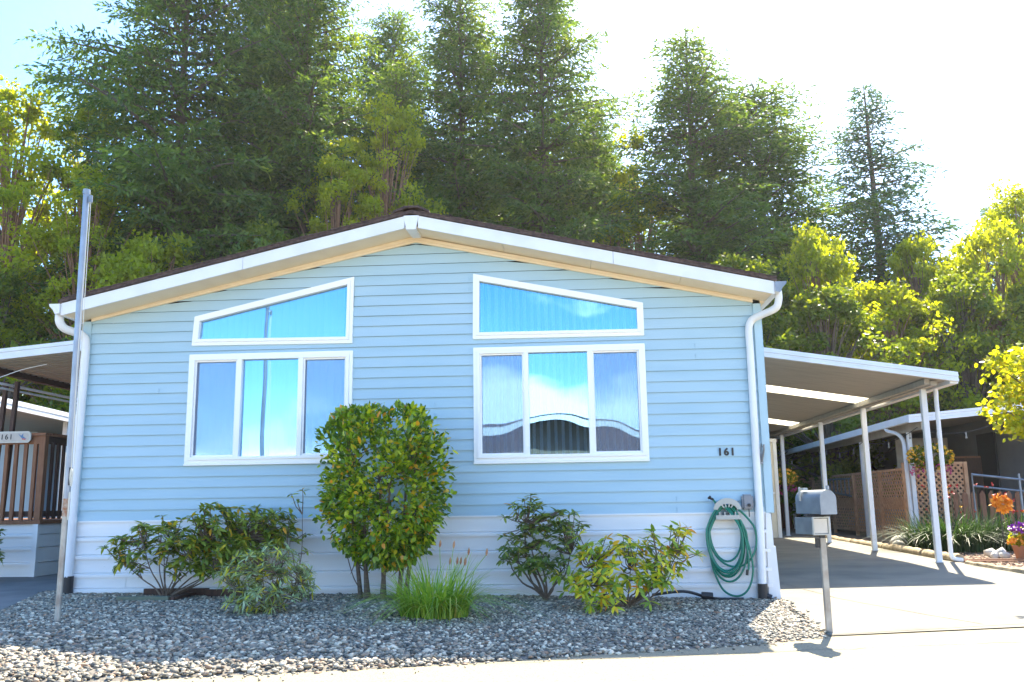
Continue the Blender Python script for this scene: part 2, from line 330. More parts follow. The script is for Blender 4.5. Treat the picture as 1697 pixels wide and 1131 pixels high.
# driveway as strips following the slope
d = MB(); ys = [-2.4, -1, 0, 1.5, 3, 4.5, 7, 10, 14, 18]
def dl(y): return 8.03 if y < -2.3 else float(np.interp(y, [-2.3, .3], [8.05, 8.22]))
rowL = []; rowR = []
for i, y in enumerate(ys):
    xr = float(np.interp(y, [-2.4, -1, 0, 1.5, 3, 4.5, 10, 18], [13.6, 12.9, 12.4, 12.12, 12.05, 12.0, 12.15, 12.3]))
    xl = dl(y)
    if i == 0:
        L_ = (8.03, -2.56, .008); R_ = (15.4, -.66, .008)
        rowL.append(L_); rowR.append(R_); continue
    rowL.append((xl, y if y > -1.5 else -1.2, gz(0, y))); rowR.append((xr if y > 0 else max(xr, 12.2+(-y)*.8), y+ (1.2 if y <= 0 else 0), gz(0, max(y, 0))))
for i in range(len(ys)-1): d.quad(rowL[i], rowR[i], rowR[i+1], rowL[i+1])
struct(d.build('driveway', M['concrete']))
# joints in the slab
j = MB()
def strip(b, pts, w, dz=.005):
    for (x0, y0), (x1, y1) in zip(pts[:-1], pts[1:]):
        v = Vector((x1-x0, y1-y0, 0)).normalized(); n = Vector((-v.y, v.x, 0))*w/2
        z0 = gz(x0, y0)+dz; z1 = gz(x1, y1)+dz
        b.quad((x0+n.x, y0+n.y, z0), (x1+n.x, y1+n.y, z1), (x1-n.x, y1-n.y, z1), (x0-n.x, y0-n.y, z0))
strip(j, [(8.3, 3.4), (8.6, 1.6), (8.85, .2), (9.3, -1.3), (9.55, -1.95)], .016)
strip(j, [(8.3, 9), (12.1, 9)], .016)
strip(j, [(8.05, -2.52), (9.9, -1.93), (14, -.86)], .014, .011)
struct(j.build('slab_joints', M['soil']))

ck = MB(); x = -3.0; y = -5.9; rr2 = random.Random(5)
def rz(x, y): return .001-(max(0, road_edge(x)+.35-y))/max(.1, (road_edge(x)+.35)-(-11.5+(x-5)*.1))*.061
pts_ = []
while x < 11:
    pts_.append((x, -5.6+.22*(x+3)+rr2.uniform(-.03, .03))); x += rr2.uniform(.08, .22)
for (x0, y0), (x1, y1) in zip(pts_[:-1], pts_[1:]):
    w2 = rr2.uniform(.002, .006); ck.quad((x0, y0-w2, rz(x0, y0)+.004), (x1, y1-w2, rz(x1, y1)+.004), (x1, y1+w2, rz(x1, y1)+.004), (x0, y0+w2, rz(x0, y0)+.004))
struct(ck.build('street_crack', M['soil']))

# gravel bed
def bed_z(x, y):
    a = np.interp(x, [-1, 1.3, 4, 8], [.17, .16, .12, .045]); e = np.array([road_edge(q) for q in np.atleast_1d(x)]).reshape(np.shape(x))
    t = np.clip((y-e)/1.2, 0, 1)
    return (-.006+(a+.006)*(t**.6))
def left_edge(y): return float(np.interp(y, [-4.9, -1.87, -.12, 2], [1.0-1.6, .30, -.38, -1.2]))
def right_edge(y): return float(np.interp(y, [-2.6, .45], [8.0, 8.24]))
V = []; F = []; nx, ny = 60, 24
for jy in range(ny+1):
    for ix in range(nx+1):
        fx = ix/nx; fy = jy/ny
        y_guess = -4.6+fy*4.9
        xl = left_edge(y_guess)-(.9 if y_guess < -1.9 else 0); xr = right_edge(y_guess); x = xl+(xr-xl)*fx
        e = road_edge(x); y = e+(.3-e)*fy; V.append((x, y, float(bed_z(x, y))))
for jy in range(ny):
    for ix in range(nx): a = jy*(nx+1)+ix; F.append((a, a+1, a+nx+2, a+nx+1))
b = MB(); b.v = V; b.f = F; struct(b.build('gravel_bed_soil', M['soil']))
# left concrete path
b = MB(); b.prism([(-1.3, 12, -.1), (-3.2, 12, -.1), (-3.4, -3.6, -.1), (-.55, -3.6, -.1), (.30, -1.87, -.1), (-.38, -.12, -.1), (-1.2, 2.2, -.1)], (0, 0, .235)); struct(b.build('side_path', M['path']))
b = MB(); b.prism([(-.38, -.12, -.1), (-1.2, 2.2, -.1), (-1.3, 12, -.1), (-.1, 12, -.1), (-.1, 0.1, -.1)], (0, 0, .222)); struct(b.build('side_path_strip', M['soil']))

# pebbles: one scattered mass
bm = bmesh.new(); bmesh.ops.create_icosphere(bm, subdivisions=1, radius=1)
pv = np.array([v.co[:] for v in bm.verts]); pf = np.array([[v.index for v in f.verts] for f in bm.faces]); bm.free()
def pebbles(name, X, Y, Z, size, m, flat=.55):
    n = len(X); th = rng.uniform(0, 6.28, n); sx = size*rng.uniform(.8, 1.45, n); sy_ = size*rng.uniform(.65, 1.0, n); sz = size*rng.uniform(flat*.7, flat*1.2, n)
    base = pv[None]*(1+rng.normal(0, .12, (n, len(pv), 1)))
    x = base[..., 0]*sx[:, None]; y = base[..., 1]*sy_[:, None]; z = base[..., 2]*sz[:, None]
    tl = rng.normal(0, .35, n)[:, None]; z, x = z*np.cos(tl)-x*np.sin(tl), z*np.sin(tl)+x*np.cos(tl)
    c, s = np.cos(th)[:, None], np.sin(th)[:, None]; x, y = x*c-y*s, x*s+y*c
    Vv = np.stack([x+X[:, None], y+Y[:, None], z+Z[:, None]], -1).reshape(-1, 3)
    Ff = (np.arange(n)[:, None, None]*len(pv)+pf[None]).reshape(-1, 3)
    return np_mesh(name, Vv, Ff, m, smooth=True)
n = 62000
X = rng.uniform(-1.2, 8.3, n); Y = rng.uniform(-5.6, .25, n)
ed = np.array([road_edge(q) for q in X]); le = np.array([left_edge(q) for q in Y])-np.where(Y < -1.9, .9, 0); re_ = np.array([right_edge(q) for q in Y])
ok = (Y > ed+rng.normal(0, .025, n)) & (X > le) & (X < re_+rng.normal(.0, .04, n)) & ((Y < -.02) | (X > 8.15) | (X < -.1))
X, Y = X[ok], Y[ok]; Z = bed_z(X, Y)+.005
sz = rng.uniform(.008, .023, len(X))*np.where(rng.uniform(0, 1, len(X)) > .96, 1.5, 1); sz = np.where(Y < -3.2, sz*1.25, sz)
ns = 110; sx_ = rng.uniform(-.5, 8, ns); X = np.concatenate([X, sx_]); Y = np.concatenate([Y, np.array([road_edge(q) for q in sx_])-np.abs(rng.normal(0, .12, ns))]); Z = np.concatenate([Z, np.full(ns, .004)]); sz = np.concatenate([sz, rng.uniform(.006, .014, ns)])
o = pebbles('gravel', X, Y, Z, sz, M['pebble']); tag(o, 'grey and brown river pebbles filling the bed in front of the blue home', 'gravel', kind='stuff')

# mulch bed at right, between driveway and neighbour
mz = .1
b = MB(); b.prism([(12.0, 4.2, -.1), (12.15, 2.6, -.1), (12.7, 1.3, -.1), (14.5, .2, -.1), (22, 2.2, -.1), (22, 24, -.1), (12.3, 24, -.1), (12.15, 10, -.1)], (0, 0, mz+.1)); struct(b.build('mulch_bed', M['mulch']))
n = 9000; X = rng.uniform(11.9, 18, n); Y = rng.uniform(.6, 12, n)
ok = (X > np.interp(Y, [0, 1.3, 2.6, 4.2, 12], [14, 12.75, 12.2, 12.05, 12.25])) & (Y > np.interp(X, [12, 12.7, 14.5, 18], [2.6, 1.3, .3, 1.2]))
X, Y = X[ok], Y[ok]
o = pebbles('bark_mulch', X, Y, np.full(len(X), mz+.005), rng.uniform(.012, .035, len(X)), M['chip'], flat=.3); tag(o, 'brown bark chips covering the bed right of the driveway', 'mulch', kind='stuff')

# ------------------------------------------------------------------ the blue home
home = thing('mobile_home', 'light blue vinyl sided manufactured home with white trim and four front windows', 'mobile home', (4.05, 0, .05))
HX0, HX1, HB = -.1, 8.19, 17.0
RX, RZ = 4.06, 4.33      # wall rake apex
def rake(x): return RZ-.2175*abs(x-RX)
wins = {  # outlines (x,z) of trim outer
 'UL': [(1.29, 3.10), (3.29, 3.08), (3.30, 3.91), (1.31, 3.465)],
 'UR': [(4.76, 3.09), (6.81, 3.08), (6.81, 3.48), (4.77, 3.90)],
 'LL': [(1.27, 1.66), (3.30, 1.66), (3.30, 2.99), (1.27, 2.99)],
 'LR': [(4.765, 1.62), (6.81, 1.62), (6.81, 2.985), (4.765, 2.985)]}
b = MB(); pitchz = .127; z = 1.0; k = 0
def zspan(poly, x):      # z range of a convex outline at x
    zs = []
    for (x0, z0), (x1, z1) in zip(poly, poly[1:]+poly[:1]):
        if x0 != x1 and min(x0, x1)-1e-9 <= x <= max(x0, x1)+1e-9: zs.append(z0+(z1-z0)*(x-x0)/(x1-x0))
    return (min(zs), max(zs)) if zs else None
seams = {0: 7.1, 1: 7.1, 4: 3.6, 5: 3.6, 9: 4.3, 10: 4.3, 22: 4.72, 21: 4.72, 15: 7.4, 14: 7.4, 12: .9}
while z < RZ:
    z1 = min(z+pitchz, RZ-.001)
    cuts = sorted({0.0, 8.10, RX, *[x for p in wins.values() for x, _ in p], *([seams[k]] if k in seams else [])})
    xsn = []
    for a, c in zip(cuts[:-1], cuts[1:]):
        m_ = max(1, int((c-a)/.35)); xsn += [a+(c-a)*i/m_ for i in range(m_)]
    xsn.append(8.10)
    yb, yt = -.018, -.001
    for a, c in zip(xsn[:-1], xsn[1:]):
        mid = (a+c)/2; segs = [(z, z1)]
        for p in wins.values():
            s_ = zspan(p, mid)
            if s_:
                lo, hi = s_[0]+.045, s_[1]-.045; new = []
                for u, v in segs:
                    if hi <= u or lo >= v: new.append((u, v)); continue
                    if lo > u: new.append((u, lo))
                    if hi < v: new.append((hi, v))
                segs = new
        for u, v in segs:
            ta, tcx = min(v, rake(a)), min(v, rake(c))
            if ta <= u+.001 and tcx <= u+.001: continue
            ta = max(ta, u); tcx = max(tcx, u)
            fy = lambda q: yb+(yt-yb)*((q-z)/pitchz)
            b.quad((a, fy(u), u), (c, fy(u), u), (c, fy(tcx), tcx), (a, fy(ta), ta))
            if abs(u-z) < 1e-6: b.quad((a, yt-.001, u+.007), (c, yt-.001, u+.007), (c, yb, u), (a, yb, u))
    if k in seams and not any((zspan(p, seams[k]) or (9, 9))[0] < z < (zspan(p, seams[k]) or (9, 9))[1] for p in wins.values()):
        b.box(seams[k], seams[k]+.004, -.023, -.006, z+.006, z1-.06)
    z += pitchz; k += 1
# side walls as lap siding too
for X_, sgn in ((HX0, -1), (HX1, 1)):
    z = 1.0
    while z < 3.42:
        z1 = min(z+pitchz, 3.45)
        b.quad((X_+sgn*.014, .0, z), (X_+sgn*.014, HB, z), (X_, HB, z1), (X_, 0, z1)); b.quad((X_, 0, z), (X_, HB, z), (X_+sgn*.014, HB, z), (X_+sgn*.014, 0, z)); z += pitchz
b.build('siding', M['siding'], home)
# back wall and panels coloured dark for the unlit room, closing the shell
b = MB(); b.prism([(HX0, HB, .1), (HX1, HB, .1), (HX1, HB, 3.45), (RX, HB, RZ), (HX0, HB, 3.45)], (0, .05, 0)); b.build('rear_wall', M['siding_trim'], home)
b = MB(); b.box(HX0+.05, HX1-.05, .55, .6, .1, 3.4); b.prism([(HX0+.05, .55, 3.4), (HX1-.05, .55, 3.4), (RX, .55, 4.25)], (0, .05, 0))
b.box(HX0+.02, HX0+.05, .02, HB, .1, 3.42); b.box(HX1-.05, HX1-.02, .02, HB, .1, 3.42)
b.box(HX0+.05, HX1-.05, .03, .549, .93, .98); b.build('unlit_room_panels', M['dark'], home)
for x0, x1, zz in ((HX0, 0, 3.44), (8.10, HX1, 3.43)):
    q = MB(); q.box(x0, x1, -.035, 0.0, .99, zz); q.box(x0 if x0 > 5 else x0-.012, x1+.012 if x0 > 5 else x1-.06, 0, .09, .99, zz-.03)
    q.build('corner_board', M['siding_trim'], home, bevel=.004)
# skirting with horizontal ribs
def skirting(x0, x1, y, z0, z1, ribs, axis='x'):
    prof = [(0, z0)]
    for r_ in ribs: prof += [(0, r_-.010), (-.024, r_-.026), (-.024, r_+.006), (-.010, r_+.016), (.010, r_+.020), (-.006, r_+.030), (0, r_+.036)]
    prof += [(0, z1)]; q = MB()
    for (a, za), (c, zc) in zip(prof[:-1], prof[1:]):
        if axis == 'x': q.quad((x0, y+a, za), (x1, y+a, za), (x1, y+c, zc), (x0, y+c, zc))
        else: q.quad((y+a, x0, za), (y+a, x1, za), (y+c, x1, zc), (y+c, x0, zc))
    return q
q = skirting(-.06, 8.13, .0, .02, 1.0, [.20, .375, .585, .795]); q.box(-.06, 8.13, -.02, -.002, .985, 1.004)
for x in (.62, 2.1, 4.5, 6.05, 7.2): q.box(x, x+.006, -.005, 0, .06, .98)
for x in (.35, 1.5, 3.4, 4.85, 5.3, 6.6, 7.35):
    for zz in (.47, .69, .9): q.box(x-.006, x+.006, -.006, 0, zz-.006, zz+.006)
q.build('skirting', M['skirt'], home)
q = MB(); q.box(-.06, -.04, .02, HB, .02, 1); q.box(8.13, 8.15, .02, HB, .02, 1); q.build('side_skirting', M['skirt'], home)
q = MB(); q.hexa([(8.075, -.022, .02), (8.21, -.022, .02), (8.21, .03, .02), (8.075, .03, .02), (8.09, -.02, .62), (8.185, -.02, .62), (8.185, .03, .62), (8.09, .03, .62)])
q.hexa([(8.08, -.026, .60), (8.165, -.026, .60), (8.165, .025, .60), (8.08, .025, .60), (8.10, -.022, .985), (8.155, -.022, .985), (8.155, .025, .985), (8.10, .025, .985)])
q.build('skirting_corner', M['white'], home)

# roof
OY, AZ, SL = -.45, 4.545, .2265
XL, XR = -.16, 8.27
def top(x): return AZ-SL*abs(x-4.08)
q = MB()
q.hexa([(XL-.03, OY-.02, top(XL)+.0), (4.08, OY-.02, AZ+.006), (4.08, HB+.4, AZ+.006), (XL-.03, HB+.4, top(XL)+.0), (XL-.03, OY-.02, top(XL)+.04), (4.08, OY-.02, AZ+.046), (4.08, HB+.4, AZ+.046), (XL-.03, HB+.4, top(XL)+.04)])
q.hexa([(4.08, OY-.02, AZ+.006), (XR+.03, OY-.02, top(XR)), (XR+.03, HB+.4, top(XR)), (4.08, HB+.4, AZ+.006), (4.08, OY-.02, AZ+.046), (XR+.03, OY-.02, top(XR)+.04), (XR+.03, HB+.4, top(XR)+.04), (4.08, HB+.4, AZ+.046)])
roof = q.build('roof', M['shingle'], home)
q = MB()   # uneven shingle tabs along the rake
for sg in (-1, 1):
    for i in range(33):
        x = 4.08+sg*(.1+i*.125); zz = top(x)
        q.hexa([(x, OY-.028, zz+.043), (x+sg*.123, OY-.028, top(x+sg*.123)+.043), (x+sg*.123, OY+.5, top(x+sg*.123)+.043), (x, OY+.5, zz+.043), (x, OY-.028, zz+.05+random.uniform(0, .006)), (x+sg*.123, OY-.028, top(x+sg*.123)+.058+random.uniform(0, .004)), (x+sg*.123, OY+.5, top(x+sg*.123)+.055), (x, OY+.5, zz+.05)])
q.build('shingle_edge', M['shingle'], roof)
q = MB(); q.prism([(3.86, OY-.04, top(3.86)+.055), (4.02, OY-.04, AZ+.068), (4.16, OY-.04, AZ+.068), (4.3, OY-.04, top(4.3)+.055), (4.3, OY-.04, top(4.3)+.078), (4.17, OY-.04, AZ+.094), (4.0, OY-.04, AZ+.094), (3.86, OY-.04, top(3.86)+.078)], (0, HB+.9, 0)); q.build('ridge_cap', M['shingle'], roof)
FH = .152
for a, c in ((XL, 4.0), (4.16, XR)):
    q = MB(); mids = [2.05] if a < 2 else [6.45]
    br = [a]+mids+[c]
    for u, v in zip(br[:-1], br[1:]):
        u2 = u+.004 if u in mids else u
        q.hexa([(u2, OY, top(u)-FH), (v, OY, top(v)-FH), (v, OY+.03, top(v)-FH), (u2, OY+.03, top(u)-FH), (u2, OY, top(u)-.003), (v, OY, top(v)-.003), (v, OY+.03, top(v)-.003), (u2, OY+.03, top(u)-.003)])
    q.build('fascia', M['white'], home, bevel=.003)
q = MB(); q.prism([(3.99, OY-.012, AZ-.02), (4.17, OY-.012, AZ-.02), (4.135, OY-.012, AZ-.19), (4.02, OY-.012, AZ-.19)], (0, .03, 0)); q.hexa([(4.02, OY, AZ-.192), (4.14, OY, AZ-.192), (4.13, -.02, AZ-.178), (4.03, -.02, AZ-.178), (4.02, OY, AZ-.17), (4.14, OY, AZ-.17), (4.14, -.02, AZ-.15), (4.02, -.02, AZ-.15)]); q.build('fascia_keystone', M['white'], home)
q = MB()
for a, c in ((XL, 4.03), (4.13, XR)):
    n_ = 4
    for i in range(n_):
        u = a+(c-a)*i/n_; v = a+(c-a)*(i+1)/n_-.004; fz = lambda x: top(x)-FH
        q.hexa([(u, OY+.03, fz(u)+.004), (v, OY+.03, fz(v)+.004), (v, .0, fz(v)+.004), (u, .0, fz(u)+.004), (u, OY+.03, fz(u)+.02), (v, OY+.03, fz(v)+.02), (v, .0, fz(v)+.02), (u, .0, fz(u)+.02)])
q.box(XL+.02, -.1, 0, HB+.35, top(XL)-FH, top(XL)-FH+.02); q.box(8.19, XR-.02, 0, HB+.35, top(XR)-FH, top(XR)-FH+.02)
q.build('soffit', M['cream'], home)
for s, (a, c) in enumerate(((0.0, RX), (RX, 8.10))):   # frieze trim along the rake on the wall
    q = MB(); h = .085
    def zt(x): return top(x)-FH+.002
    q.hexa([(a, -.04, rake(a)-.01), (c, -.04, rake(c)-.01), (c, 0, rake(c)-.01), (a, 0, rake(a)-.01), (a, -.04, zt(a)), (c, -.04, zt(c)), (c, 0, zt(c)), (a, 0, zt(a))])
    q.hexa([(a, -.055, rake(a)+.02), (c, -.055, rake(c)+.02), (c, -.041, rake(c)+.02), (a, -.041, rake(a)+.02), (a, -.055, zt(a)), (c, -.055, zt(c)), (c, -.041, zt(c)), (a, -.041, zt(a))])
    q.build('rake_trim', M['cream'], home)
q = MB(); q.box(XL, XL+.025, OY+.03, HB+.3, top(XL)-FH, top(XL)-.004); q.box(XR-.025, XR, OY+.03, HB+.3, top(XR)-FH, top(XR)-.004); q.build('eave_board', M['white'], home)
# gutters
for sgn, xe in ((-1, XL), (1, XR)):
    zt_ = top(xe)-.012
    prof = [(0, 0), (0, -.115), (.055, -.125), (.085, -.07), (.125, -.03), (.135, 0), (.125, 0), (.115, -.03), (.075, -.065), (.05, -.113), (.01, -.105), (.01, 0)]
    q = MB(); q.prism([(xe+sgn*(px+.002), OY-.02, zt_+pz) for px, pz in prof], (0, HB+.7, 0)); gt = q.build('gutter', M['white'], home)
    q = MB(); q.prism([(xe+sgn*(px+.002), OY-.024, zt_+pz) for px, pz in prof[:6]], (0, .006, 0)); q.build('gutter_end_cap', M['galv'] if sgn > 0 else M['white'], gt)
def smooth_path(pts, n=6):
    P = [Vector(p) for p in pts]; o = []
    for i in range(len(P)-1):
        p0, p1, p2, p3 = P[max(i-1, 0)], P[i], P[i+1], P[min(i+2, len(P)-1)]
        for k_ in range(n):
            t_ = k_/n; o.append(.5*((2*p1)+(-p0+p2)*t_+(2*p0-5*p1+4*p2-p3)*t_*t_+(-p0+3*p1-3*p2+p3)*t_**3))
    o.append(P[-1]); return o
ds = MB(); ds.tube(smooth_path([(8.335, -.33, 3.50), (8.335, -.33, 3.40), (8.30, -.28, 3.31), (8.15, -.13, 3.26), (8.07, -.07, 3.22), (8.03, -.065, 3.12), (8.03, -.062, 2.9)], 6)+[Vector((8.02, -.062, 1.02))], .043, 14); ds.tube([(8.02, -.062, 1.06), (8.0, -.062, .2)], .048, 14)
ds = ds.build('downspout', M['white'], home, smooth=True)
q = MB(); q.tube([(8.005, -.062, .215), (8.0, -.062, .02)], .056, 12); q.tube([(8.0, -.062, .10), (8.09, -.08, .06)], .035, 10); q.build('drain_adapter', M['black'], ds, smooth=True)
ds = MB(); ds.tube(smooth_path([(-.235, -.33, 3.49), (-.235, -.33, 3.39), (-.2, -.27, 3.31), (-.1, -.12, 3.27), (-.05, -.07, 3.22), (-.035, -.065, 3.1), (-.035, -.065, 2.9)], 6)+[Vector((-.045, -.065, 1.02))], .05, 14); ds.tube([(-.045, -.062, 1.05), (-.05, -.062, .36)], .053, 14)
ds = ds.build('downspout', M['white'], home, smooth=True)
q = MB(); q.tube([(-.05, -.055, .37), (-.05, -.055, .14)], .06, 12); q.tube([(-.05, -.05, .2), (-.14, -.05, .17)], .035, 10); q.build('drain_adapter', M['black'], ds, smooth=True)

# windows
def inset(poly, d_):
    c = poly; o = []
    n_ = len(c)
    for i in range(n_):
        p0, p1, p2 = Vector(c[i-1]), Vector(c[i]), Vector(c[(i+1) % n_])
        e1 = (p1-p0).normalized(); e2 = (p2-p1).normalized(); n1 = Vector((-e1.y, e1.x)); n2 = Vector((-e2.y, e2.x))
        bis = (n1+n2); bis = bis/ bis.length; o.append(tuple(p1+bis*d_/max(.3, bis.dot(n1))))
    return o
def ring(q, outer, inner, y0, y1):
    n_ = len(outer)
    for i in range(n_):
        a, c, d_, e_ = outer[i], outer[(i+1) % n_], inner[(i+1) % n_], inner[i]
        q.hexa([(a[0], y0, a[1]), (c[0], y0, c[1]), (d_[0], y0, d_[1]), (e_[0], y0, e_[1]), (a[0], y1, a[1]), (c[0], y1, c[1]), (d_[0], y1, d_[1]), (e_[0], y1, e_[1])])
def blinds(parent, x0, x1, zf0, zf1, angle=.35, spacing=.086, y=.07):
    q = MB(); x = x0+.03
    while x < x1-.02:
        zt_ = zf1(x); zb = zf0
        if zt_-zb > .08:
            a = angle+random.uniform(-.05, .05); w_ = .043; pts = []
            for t_ in (-1, -.5, 0, .5, 1):
                pts.append((x+w_*t_*math.cos(a)-.006*(1-t_*t_)*math.sin(a), y+w_*t_*math.sin(a)+.008*(1-t_*t_)))
            for (xa, ya), (xb, yb_) in zip(pts[:-1], pts[1:]): q.quad((xa, ya, zb), (xb, yb_, zb), (xb, yb_, zt_), (xa, ya, zt_))
        x += spacing
    return q.build('blinds', M['blind'], parent, smooth=True)
labels = {'UL': 'sloping upper window left of the gable centre', 'UR': 'sloping upper window right of the gable centre', 'LL': 'three pane window partly behind the camellia', 'LR': 'three pane window reflecting clouds and the opposite roof'}
for key, poly in wins.items():
    wob = bpy.data.objects.new('window', None); col.objects.link(wob); wob.location = (poly[0][0], 0, poly[0][1]); wob['label'] = labels[key]
    lw = wob.location.copy(); wob.parent = home; wob.matrix_parent_inverse = Matrix.Translation(Vector(home.location)).inverted()
    q = MB(); i1 = inset(poly, .042); i2 = inset(poly, .078)
    ring(q, poly, i1, -.035, -.0); ring(q, i1, i2, -.052, .03)
    xs0, xs1 = i2[0][0], i2[1][0]; zb, zt_ = i2[0][1], i2[2][1]
    if key[0] == 'L':
        ml = [(1.877, 1.937), (2.636, 2.695)] if key == 'LL' else [(5.368, 5.425), (6.124, 6.181)]
        for a, c in ml: q.box(a, c, -.048, .028, zb, zt_)
        q.box(poly[0][0]-.004, poly[1][0]+.004, -.046, -.001, poly[0][1]-.022, poly[0][1]-.001)
        q.build('window_frame', M['vinyl'], wob, bevel=.003)
        edges = [xs0]+[v for p in ml for v in p]+[xs1]
        for n_, (a, c) in enumerate(zip(edges[0::2], edges[1::2])):
            p = MB(); yy = .012 if n_ == 1 else .020; p.box(a+.001, c-.001, yy, yy+.004, zb+.001, zt_-.001); p.build('pane', M['glass'], wob)
            if n_ != 1:
                f_ = MB(); ring(f_, [(a+.001, zb+.001), (c-.001, zb+.001), (c-.001, zt_-.001), (a+.001, zt_-.001)], [(a+.02, zb+.022), (c-.02, zb+.022), (c-.02, zt_-.02), (a+.02, zt_-.02)], -.022, -.006); f_.build('screen_frame', M['vinyl'], wob)
                s_ = MB(); s_.quad((a+.018, -.014, zb+.02), (c-.018, -.014, zb+.02), (c-.018, -.014, zt_-.018), (a+.018, -.014, zt_-.018)); s_.build('insect_screen', M['screen'], wob)
        blinds(wob, xs0, xs1, zb-.03, lambda x: zt_+.03, angle=.25 if key == 'LL' else 1.15)
    else:
        q.build('window_frame', M['vinyl'], wob, bevel=.003)
        p = MB(); p.prism([(x, .012, z_) for x, z_ in i2], (0, .004, 0)); p.build('pane', M['glass'], wob)
        tl, trr = i2[3], i2[2]
        blinds(wob, xs0, xs1, zb-.02, lambda x: tl[1]+(trr[1]-tl[1])*(x-tl[0])/(trr[0]-tl[0])+.03, angle=.3 if key == 'UL' else 1.1)

def text(s, size, loc, rot, m, parent=None, ext=.004, off=0, name='house_number'):
    cu = bpy.data.curves.new(name, 'FONT'); cu.body = s; cu.size = size; cu.extrude = ext; cu.offset = off; cu.align_x = 'CENTER'; cu.align_y = 'CENTER'; cu.space_character = 1.25
    tmp = bpy.data.objects.new(name, cu); col.objects.link(tmp); bpy.context.view_layer.update()
    me = bpy.data.meshes.new_from_object(tmp.evaluated_get(bpy.context.evaluated_depsgraph_get())); bpy.data.objects.remove(tmp)
    T = Matrix.Translation(loc) @ rot.to_matrix().to_4x4(); me.transform(T); me.materials.clear(); me.materials.append(m)
    o = bpy.data.objects.new(name, me); col.objects.link(o)
    if parent: put(o, parent)
    return o
from mathutils import Euler
text('161', .115, (7.695, -.021, 1.685), Euler((R(90), 0, 0)), M['black'], home, off=.005)
# grey outlet box
q = MB(); q.box(7.83, 7.955, -.10, -.0, 1.03, 1.20); ob = q.build('outlet_box', M['grey_box'], home, bevel=.02, smooth=True)
q = MB(); q.tube([(7.90, -.105, 1.08), (7.90, -.13, 1.078)], .018, 10); q.tube([(7.9, -.09, 1.04), (7.9, -.09, .95)], .006, 6); q.build('tap_inlet', M['black'], ob)
# flag bracket
q = MB(); q.bar((8.085, -.02, 1.60), (8.085, -.06, 1.60), .03, .12); q.tube([(8.085, -.04, 1.55), (8.10, -.13, 1.70), (8.10, -.14, 1.76)], .012, 8); q.tube([(8.085, -.05, 1.62), (8.075, -.07, 1.72), (8.085, -.07, 1.78), (8.10, -.06, 1.73)], .006, 6); q.build('flag_bracket', M['galv'], home)

# hose hanger + hose
def hx(q): q.v = [((v[0]-7.515)*.84+7.655, v[1], (v[2]-.93)*.88+.955) for v in q.v]
def hsx(q): q.v = [(v[0]+.115, v[1], v[2]) for v in q.v]
hg = thing('hose_hanger', 'beige plastic hose hanger on the blue wall below the house number', 'hose hanger', (7.51, -.03, .95))
q = MB(); arc = [(7.515+.185*math.cos(a), 1.02+.145*math.sin(a)) for a in [math.pi*i/16 for i in range(17)]]
arci = [(7.515+.13*math.cos(a), 1.02+.085*math.sin(a)) for a in [math.pi*i/16 for i in range(17)]]
for i in range(16):
    a, c, d_, e_ = arc[i], arc[i+1], arci[i+1], arci[i]
    q.hexa([(a[0], -.13, a[1]), (c[0], -.13, c[1]), (d_[0], -.13, d_[1]), (e_[0], -.13, e_[1]), (a[0], -.11, a[1]), (c[0], -.11, c[1]), (d_[0], -.11, d_[1]), (e_[0], -.11, e_[1])])
for a in (math.pi*.28, math.pi*.42, math.pi*.58, math.pi*.72): q.bar((7.515+.07*math.cos(a), -.12, 1.02+.03*math.sin(a)), (7.515+.16*math.cos(a), -.12, 1.02+.12*math.sin(a)), .022, .016)
for i in range(16):
    a, c = arci[i], arci[i+1]; q.hexa([(a[0], -.13, a[1]), (c[0], -.13, c[1]), (c[0], -.13, c[1]-.012), (a[0], -.13, a[1]-.012), (a[0], -.025, a[1]), (c[0], -.025, c[1]), (c[0], -.025, c[1]-.012), (a[0], -.025, a[1]-.012)])
hx(q); q.build('arch', M['hanger'], hg)
q = MB(); q.box(7.355, 7.675, -.135, -.025, .895, .91); q.box(7.355, 7.675, -.135, -.125, .91, .95); q.box(7.35, 7.68, -.03, -.022, .90, .97)
for i in range(4): q.box(7.40+i*.07, 7.415+i*.07, -.125, -.03, .912, .99)
hx(q); q.build('tray', M['hanger'], hg)
q = MB(); rr = random.Random(3)
def loop(cx, rx, zt_, zb, yo, ph=0, n_=40):
    pts = []
    for i in range(n_+1):
        t_ = i/n_*2*math.pi; s_ = math.sin(t_); c_ = math.cos(t_)
        zz = (zt_+zb)/2+(zt_-zb)/2*c_; wf = 1.0 if c_ < .3 else 1.0-(c_-.3)*.45
        pts.append((cx+rx*s_*wf+ph*c_*.02, yo-.012*abs(s_), max(zz, .1)))
    return pts
for cx, rx, zb, yo in ((7.51, .175, .46, -.06), (7.505, .19, .36, -.078), (7.515, .20, .29, -.055), (7.50, .185, .31, -.095), (7.53, .215, .24, -.085), (7.49, .20, .34, -.11), (7.585, .265, .40, -.07)):
    q.tube(loop(cx, rx, 1.095-abs(yo)*.2, zb, yo, rr.uniform(-1, 1)), .0115, 8)
q.tube(smooth_path([(7.62, -.08, 1.06), (7.73, -.09, .75), (7.79, -.09, .4), (7.73, -.1, .17), (7.6, -.11, .085), (7.45, -.1, .15), (7.36, -.09, .35), (7.33, -.09, .5)], 6), .0115, 8)
q.tube(smooth_path([(7.60, -.07, 1.08), (7.68, -.1, .9), (7.735, -.11, .6), (7.74, -.11, .40), (7.72, -.11, .36)], 6), .0115, 8)
q.tube(smooth_path([(7.42, -.08, 1.09), (7.40, -.1, 1.13), (7.37, -.12, 1.155)], 4), .0115, 8)
hsx(q); ho = q.build('garden_hose', M['hose'], None, smooth=True)
